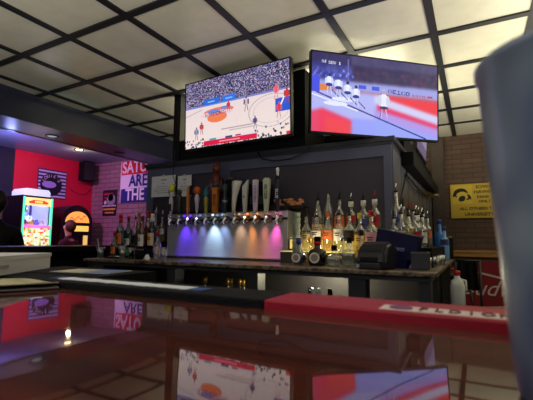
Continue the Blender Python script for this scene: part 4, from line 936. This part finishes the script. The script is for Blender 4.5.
# ------------------------------------------------------------------ things on the near bar
# glass in the right foreground
fr = bpy.data.materials.new('frosted_cup_plastic'); fr.use_nodes = True; nt = fr.node_tree; b_ = nt.nodes['Principled BSDF']
tc = nt.nodes.new('ShaderNodeTexCoord'); n_ = nt.nodes.new('ShaderNodeTexNoise'); n_.inputs['Scale'].default_value = 28; n_.inputs['Detail'].default_value = 1; cr_ = nt.nodes.new('ShaderNodeValToRGB')
nt.links.new(tc.outputs['Object'], n_.inputs['Vector']); nt.links.new(n_.outputs['Fac'], cr_.inputs[0]); cr_.color_ramp.elements[0].position = .35; cr_.color_ramp.elements[1].position = .65
cr_.color_ramp.elements[0].color = rgb(98, 112, 160); cr_.color_ramp.elements[1].color = rgb(165, 186, 210); nt.links.new(cr_.outputs[0], b_.inputs['Base Color']); b_.inputs['Roughness'].default_value = .3; b_.inputs['Transmission Weight'].default_value = .25
dc = R @ Vector((.1335, 0, -.16)); cup = thing('plastic_cup', 'blurred pale blue frosted cup at the right edge of the foreground', 'cup', (dc.x, dc.y, BZ))
n = 40; b = MB(); prof = [(.027, 0), (.0285, .002), (.0305, .02), (.0325, .05), (.0345, .08), (.0365, .11), (.038, .138), (.0395, .1415), (.0395, .1445), (.0385, .1455), (.0365, .144), (.035, .11), (.031, .05), (.026, .006)]
b.lathe(prof, 40); b.build('cup_wall', fr, cup)
MB().lathe([(.0255, .0065), (.030, .05), (.0335, .1), (.034, .106)], 32).build('drink', liquid('pale_drink', (.5, .6, .85, 1), .5), cup)
# white box at the left
cx, cy = -.727, .466; ang = math.atan2(-.56, -.83)
t = thing('takeout_box', 'white cardboard takeout box on the bar at the left edge', 'box', (cx, cy, EYE - .0555))
d1 = Vector((.56, -.83, 0)); d2 = Vector((-.83, -.56, 0)); hb_ = .029
def slab(z0, z1, off=0): return [Vector((0, 0, 0)) - d1 * off - d2 * off, d1 * (.3 + off) - d2 * off, d1 * (.3 + off) + d2 * (.24 + off), d2 * (.24 + off) - d1 * off]
bxm = mat('white_card', rgb(205, 205, 208), .6, noise=.04, scale=8)
b = MB(); P = slab(0, 0); b.prism([(p.x, p.y) for p in P], 0, hb_ - .004, 'Z'); b.build('tray', bxm, t)
b = MB(); P = slab(0, 0, .0015); b.prism([(p.x, p.y) for p in P], hb_ - .0065, hb_, 'Z'); b.build('lid', bxm, t)
b = MB(); q = d1 * .16 - d2 * .0017; b.box((-.015, -.0004, -.002), (.015, .0004, .003), M=Matrix.Translation(q + Vector((0, 0, .012))) @ Matrix.Rotation(math.atan2(d1.y, d1.x), 4, 'Z')); b.build('stamp', mm('stamp_grey', (150, 140, 150)), t)
# folded menu and leaflet
def sheet(name, cx, cy, w, d, rot, lab, cat, m, curl=.02, m2=None, z=BZ, th=.0012):
    t = thing(name, lab, cat, (cx, cy, z), rot)
    def layer(nm, mt, k, z0):
        b = MB(); N = 14; pts = []
        for i in range(N + 1):
            u = i / N; x = -w / 2 + w * u * (1 - .03 * k); zz = z0 + (curl * (1 + .25 * k)) * math.sin(PI * min(1, u * 1.0)) ** 2 * .35 + (curl * .6 * max(0, (u - .7) / .3) ** 2) * (1 if k else .2)
            pts.append((x, zz))
        poly = pts + [(x, zz + th) for x, zz in reversed(pts)]
        b.prism(poly, -d / 2, d / 2); return b.build(nm, mt, t)
    layer('cover', m, 0, .0005); 
    if m2: layer('page', m2, 1, .003)
    return t
pm = mat('menu_cream', rgb(190, 184, 150), .4, noise=.3, scale=30)
mp_ = atZ(14, 285, BZ); sheet('folded_menu', mp_.x, mp_.y, .17, .09, -.45, 'folded glossy menu with curling page lying on the bar by the takeout box', 'menu', mat('menu_grey', rgb(120, 116, 112), .4, noise=.2, scale=25), .008, pm)
lf = thing('leaflet', 'printed leaflet with blue corner lying on the rail beyond the takeout box', 'leaflet', (-.72, .545, BZ - .002), .2)
MB().box((-.06, -.04, 0), (.08, .04, .0012)).build('sheet', mm('leaflet_paper', (185, 190, 165), rough=.35), lf); MB().box((.02, -.035, .0012), (.078, .03, .0018)).build('blue_panel', mm('leaflet_blue', (90, 130, 190), rough=.35), lf)
o = MB().box((-.9, .472, BZ - .03), (-.6, .62, BZ - .002)).build('rail_shelf', M_blackm, bar)

# ------------------------------------------------------------------ people
def skin_mesh(name, joints, edges, m, parent, sub=2, root=0):
    bm = bmesh.new(); lay = bm.verts.layers.skin.new(); vs = []
    for i, (p, r) in enumerate(joints):
        v = bm.verts.new(p); rr = r if isinstance(r, tuple) else (r, r); v[lay].radius = rr; v[lay].use_root = (i == root); vs.append(v)
    for a, b in edges: bm.edges.new((vs[a], vs[b]))
    me = bpy.data.meshes.new(name + '_src'); bm.to_mesh(me); bm.free()
    o = bpy.data.objects.new(name + '_src', me); col.objects.link(o)
    s = o.modifiers.new('s', 'SKIN'); s.use_smooth_shade = True; s.branch_smoothing = .6
    d = o.modifiers.new('d', 'SUBSURF'); d.levels = sub
    dg = bpy.context.evaluated_depsgraph_get(); r = bpy.data.meshes.new_from_object(o.evaluated_get(dg)); bpy.data.objects.remove(o)
    r.materials.clear(); r.materials.append(m)
    for p in r.polygons: p.use_smooth = True
    q = bpy.data.objects.new(name, r); col.objects.link(q)
    if parent: q.parent = parent
    return q
SK = mat('skin', rgb(190, 140, 118), .5)
def person(loc, rz, lab, seated, top_m, leg_m, hair_m, s=1.0, seat=.74, longhair=False, armpose=0):
    """local frame: faces -Y. Body is one mesh; clothes and hair are children"""
    t = thing('person', lab, 'person', loc, rz); t.scale = (s, s, s)
    hip = seat + .09 if seated else .92
    J = []; E = []
    def add(p, r, par=None):
        J.append((p, r)); k = len(J) - 1
        if par is not None: E.append((par, k))
        return k
    pel = add((0, 0, hip), (.14, .11)); wa = add((0, .01, hip + .16), (.125, .095), pel); ch = add((0, .01, hip + .34), (.15, .105), wa); sh = add((0, .015, hip + .47), (.12, .085), ch)
    nk = add((0, 0, hip + .55), .055, sh); nk2 = add((0, -.015, hip + .61), .055, nk); hd = add((0, -.02, hip + .68), (.07, .08), nk2); hd2 = add((0, -.02, hip + .76), (.075, .092), hd); add((0, -.01, hip + .83), (.055, .065), hd2)
    hands = []
    for q in (-1, 1):
        s1 = add((q * .17, .01, hip + .46), .062, sh); 
        if seated: el = (q * .25, -.10, hip + .20); wr = (q * .16, -.33, hip + .26); hn = (q * .145, -.40, hip + .265)
        else: el = (q * .245, .0, hip + .18); wr = (q * .26, -.09 - .12 * armpose, hip - .04 + .16 * armpose); hn = (q * .26, -.12 - .16 * armpose, hip - .11 + .16 * armpose)
        e1 = add(el, .043, s1); w1 = add(wr, .029, e1); h1 = add(hn, (.038, .02), w1)
        d = (Vector(hn) - Vector(wr)).normalized(); side_ = Vector((1, 0, 0)) if seated else Vector((0, 1, 0)); dn = Vector((0, 0, -1)) if seated else Vector((-q, 0, 0))
        for f in range(4):
            o_ = side_ * (f - 1.5) * .021; Ln = (.07, .08, .076, .06)[f]
            a_ = add(tuple(Vector(hn) + d * .04 + o_), .0095, h1); b2 = add(tuple(Vector(hn) + d * (.04 + Ln * .5) + o_ + dn * .008), .0085, a_); add(tuple(Vector(hn) + d * (.04 + Ln * .85) + o_ + dn * .03), .0075, b2)
        th = Vector(hn) - side_ * (.035 if q > 0 or not seated else -.035); a_ = add(tuple(th - d * .01), .0105, h1); add(tuple(th + d * .03 - side_ * .012 * (1 if q > 0 or not seated else -1)), .009, a_)
    for q in (-1, 1):
        l0 = add((q * .09, 0, hip - .04), .088, pel)
        if seated: kn = (q * .13, -.42, hip - .0); an = (q * .13, -.36, hip - .44); ft = (q * .14, -.50, hip - .49)
        else: kn = (q * .1, -.01, .50); an = (q * .1, .02, .10); ft = (q * .12, -.12, .04)
        k1 = add(kn, .06, l0); m1 = add(tuple((Vector(kn) * .6 + Vector(an) * .4) + Vector((0, .015, 0))), .055, k1); a1 = add(an, .04, m1); add(ft, (.042, .03), a1)
    body = skin_mesh('body', J, E, SK, t)
    # clothes: slightly fatter shells over torso, arms and legs
    CJ = []; CE = []
    def cadd(p, r, par=None):
        CJ.append((p, r)); k = len(CJ) - 1
        if par is not None: CE.append((par, k))
        return k
    p0 = cadd((0, 0, hip - .02), (.17, .13)); p1 = cadd((0, .01, hip + .16), (.15, .12), p0); p2 = cadd((0, .01, hip + .34), (.195, .145), p1); p3 = cadd((0, .015, hip + .475), (.165, .125), p2); cadd((0, .0, hip + .60), (.066, .068), cadd((0, .008, hip + .55), .075, p3))
    for q in (-1, 1):
        s1 = cadd((q * .18, .01, hip + .455), .088, p3)
        if seated: el = (q * .25, -.10, hip + .20); wr = (q * .17, -.31, hip + .255)
        else: el = (q * .245, .0, hip + .18); wr = (q * .258, -.07 - .1 * armpose, hip - .01 + .14 * armpose)
        e1 = cadd(el, .06, s1); cadd(wr, .042, e1)
    skin_mesh('sweater', CJ, CE, top_m, t)
    LJ = []; LE = []
    LJ.append(((0, 0, hip - .0), (.165, .125)))
    for q in (-1, 1):
        if seated: kn = (q * .13, -.42, hip - .0); an = (q * .13, -.365, hip - .40)
        else: kn = (q * .1, -.01, .50); an = (q * .1, .02, .12)
        n0 = len(LJ); LJ += [((q * .09, 0, hip - .05), .105), (kn, .075), (an, .055)]; LE += [(0, n0), (n0, n0 + 1), (n0 + 1, n0 + 2)]
    skin_mesh('trousers', LJ, LE, leg_m, t)
    for q in (-1, 1):
        ax = ((q * .13, -.36, hip - .46), (q * .14, -.52, hip - .50)) if seated else ((q * .1, .03, .06), (q * .12, -.15, .045))
        skin_mesh('shoe', [(ax[0], (.05, .045)), (ax[1], (.045, .03))], [(0, 1)], M_black, t, 1)
    H = hip + .755
    b = MB(); b.sphere((0, .018, H + .015), .112, 20, (.88, 1.03, 1.12))
    bmesh.ops.delete(b.bm, geom=[v for v in b.bm.verts if v.co.y < -.045 and v.co.z < H + .07], context='VERTS')
    for v in b.bm.verts: v.co += Vector((random.uniform(-1, 1), random.uniform(-1, 1), random.uniform(-1, 1))) * .004
    if longhair: b.sphere((0, .05, H - .07), .085, 16, (.95, .7, 1.5))
    b.build('hair', hair_m, t)
    for q in (-1, 1):
        MB().sphere((q * .082, -.03, H - .02), .018, 10, (.5, 1, 1.5)).build('ear', SK, t)
        MB().sphere((q * .032, -.098, H + .01), .012, 10).build('eye', mat('eye_white', rgb(220, 215, 210), .3), t)
    MB().sphere((0, -.118, H - .02), .016, 10, (.8, 1.1, 1.5)).build('nose', SK, t); MB().sphere((0, -.103, H - .06), .022, 10, (1.1, .4, .35)).build('mouth', mat('lips', rgb(150, 80, 76), .5), t)
    return t
hair1 = mat('black_hair', rgb(20, 16, 18), .6, noise=.3, scale=60); hair2 = mat('brown_hair', rgb(78, 48, 34), .6, noise=.3, scale=60)
blk = mat('black_knit', rgb(12, 12, 16), .9, noise=.2, scale=60)
person((-4.27, 2.13, 0), -2.0, 'person in black with dark hair, seen from behind at the left edge', True, blk, mat('dark_denim', rgb(24, 26, 36), .8), hair1, .97, seat=.70)
t = thing('round_stool', 'black stool under the person in black', 'stool', (-4.27, 2.13, 0)); MB().lathe([(.16, .64), (.18, .66), (.18, .69), (.15, .7)], 18).build('seat', M_black, t)
for k in range(4): MB().tube([(.1 * math.cos(PI / 4 + k * PI / 2), .1 * math.sin(PI / 4 + k * PI / 2), .65), (.2 * math.cos(PI / 4 + k * PI / 2), .2 * math.sin(PI / 4 + k * PI / 2), 0)], .013, 8).build('leg', M_black, t)
person((-5.5, 3.8, 0), -1.3, 'small person with brown hair in a dark wine top near the jukebox', False, mat('wine_knit', rgb(62, 18, 34), .9), mat('dark_denim2', rgb(22, 22, 32), .8), hair2, .79, armpose=1)

# ------------------------------------------------------------------ lights
def area(name, loc, rot, size, e, c, size_y=None, spread=None):
    l = bpy.data.lights.new(name, 'AREA'); l.energy = e; l.color = c[:3]; l.size = size
    if size_y: l.shape = 'RECTANGLE'; l.size_y = size_y
    if spread: l.spread = spread
    o = bpy.data.objects.new(name, l); col.objects.link(o); o.location = loc; o.rotation_euler = rot; return o
def point(name, loc, e, c, r=.05):
    l = bpy.data.lights.new(name, 'POINT'); l.energy = e; l.color = c[:3]; l.shadow_soft_size = r
    o = bpy.data.objects.new(name, l); col.objects.link(o); o.location = loc; return o
def spot(name, loc, tgt, e, c, ang, blend=.6, r=.02):
    l = bpy.data.lights.new(name, 'SPOT'); l.energy = e; l.color = c[:3]; l.spot_size = ang; l.spot_blend = blend; l.shadow_soft_size = r
    o = bpy.data.objects.new(name, l); col.objects.link(o); o.location = loc
    o.rotation_euler = (Vector(tgt) - Vector(loc)).to_track_quat('-Z', 'Y').to_euler(); return o
warm = (1, .93, .74); neutral = (1, .95, .9)
area('uplight_partition', (-1.5, 4.2, PZ + .25), (PI, 0, 0), 1.8, 84, (1, .93, .68), 1.8)  # added fill, no fixture here: brightens the ceiling around the TVs
area('uplight_right', (1.3, 3.5, 1.5), (PI, 0, 0), 2.2, 95, (1, .94, .72), 3)  # unseen fill added to lift the ceiling on the right
area('uplight_front', (-1.2, -.9, 1.3), (PI, 0, 0), 4.0, 105, (1, .94, .83), 2.2)  # unseen fill added to light the ceiling near the camera
spot('downlight_back', (1.2, 4.4, 2.6), (.3, 6, 1.2), 14, warm, 1.6, .8, .05)  # warm fill added for the brick back wall, not a fixture
area('room_fill', (.6, -1.6, 2.4), (math.radians(55), 0, math.radians(15)), 1.6, 12, (.85, .85, 1), 1.2)
spot('left_room_magenta', (-5.0, 2.4, FZ - .04), (-6.6, 4.15, 1.7), 150, (1, .26, .78), 1.75, 1, .04)
spot('left_room_pink', (-5.2, 4.0, FZ - .04), (-5.9, 5.0, 1.6), 9, (.7, .45, 1), 2.2, 1, .04)
point('left_room_violet', (-5.6, 2.9, 2.2), 11, (.36, .4, 1), .04)
point('claw_cabinet_light', (-6.1, 3.535, 1.7), 1.5, (.85, .9, 1), .04)
point('claw_front_glow', (-5.75, 3.5, 1.45), .8, (.6, .8, 1), .05)
point('far_warm', tuple(atZ(79, 149.5, FZ) - Vector((0, 0, .12))), 2.5, (1, .72, .4), .03)
spot('soffit_teal', (-4.3, 2.3, 2.0), (-4.3, 2.4, SZ), 7, (.4, .85, 1), 1.7, 1, .03)
point('bay_led', (-.95, 2.62, CT - .10), 8.0, (1, .9, .6), .03)
point('riser_led', (-.92, 2.5, CT + .15), .7, (1, .85, .5), .03)
for x, c, s in streak_cols:
    xx = (TX0 + TX1) / 2 + x
    spot('tap_led', (xx, TY - .085, CT + TH - .035), (xx, TY + .0, CT + .13), 12 * s, c, 1.0, 1, .012)  # spots added to throw coloured streaks of light down the steel face
w = bpy.data.worlds.new('room_dark'); w.use_nodes = True; w.node_tree.nodes['Background'].inputs[0].default_value = (.012, .012, .018, 1); bpy.context.scene.world = w

# ------------------------------------------------------------------ camera
cam = bpy.data.cameras.new('camera'); cam.sensor_width = 36; cam.lens = F / 533 * 36; cam.clip_start = .02
cam.dof.use_dof = True; cam.dof.focus_distance = 1.9; cam.dof.aperture_fstop = 11
co = bpy.data.objects.new('camera', cam); col.objects.link(co); M4 = R.to_4x4(); M4.translation = Vector((0, 0, EYE)); co.matrix_world = M4
sc = bpy.context.scene; sc.camera = co
vs = sc.view_settings; vs.view_transform = 'Standard'; vs.look = 'None'; vs.gamma = 1; vs.exposure = 0; vs.use_curve_mapping = False
sc.cycles.max_bounces = 8; sc.cycles.transparent_max_bounces = 24; sc.cycles.use_denoising = True; sc.cycles.sample_clamp_indirect = 4
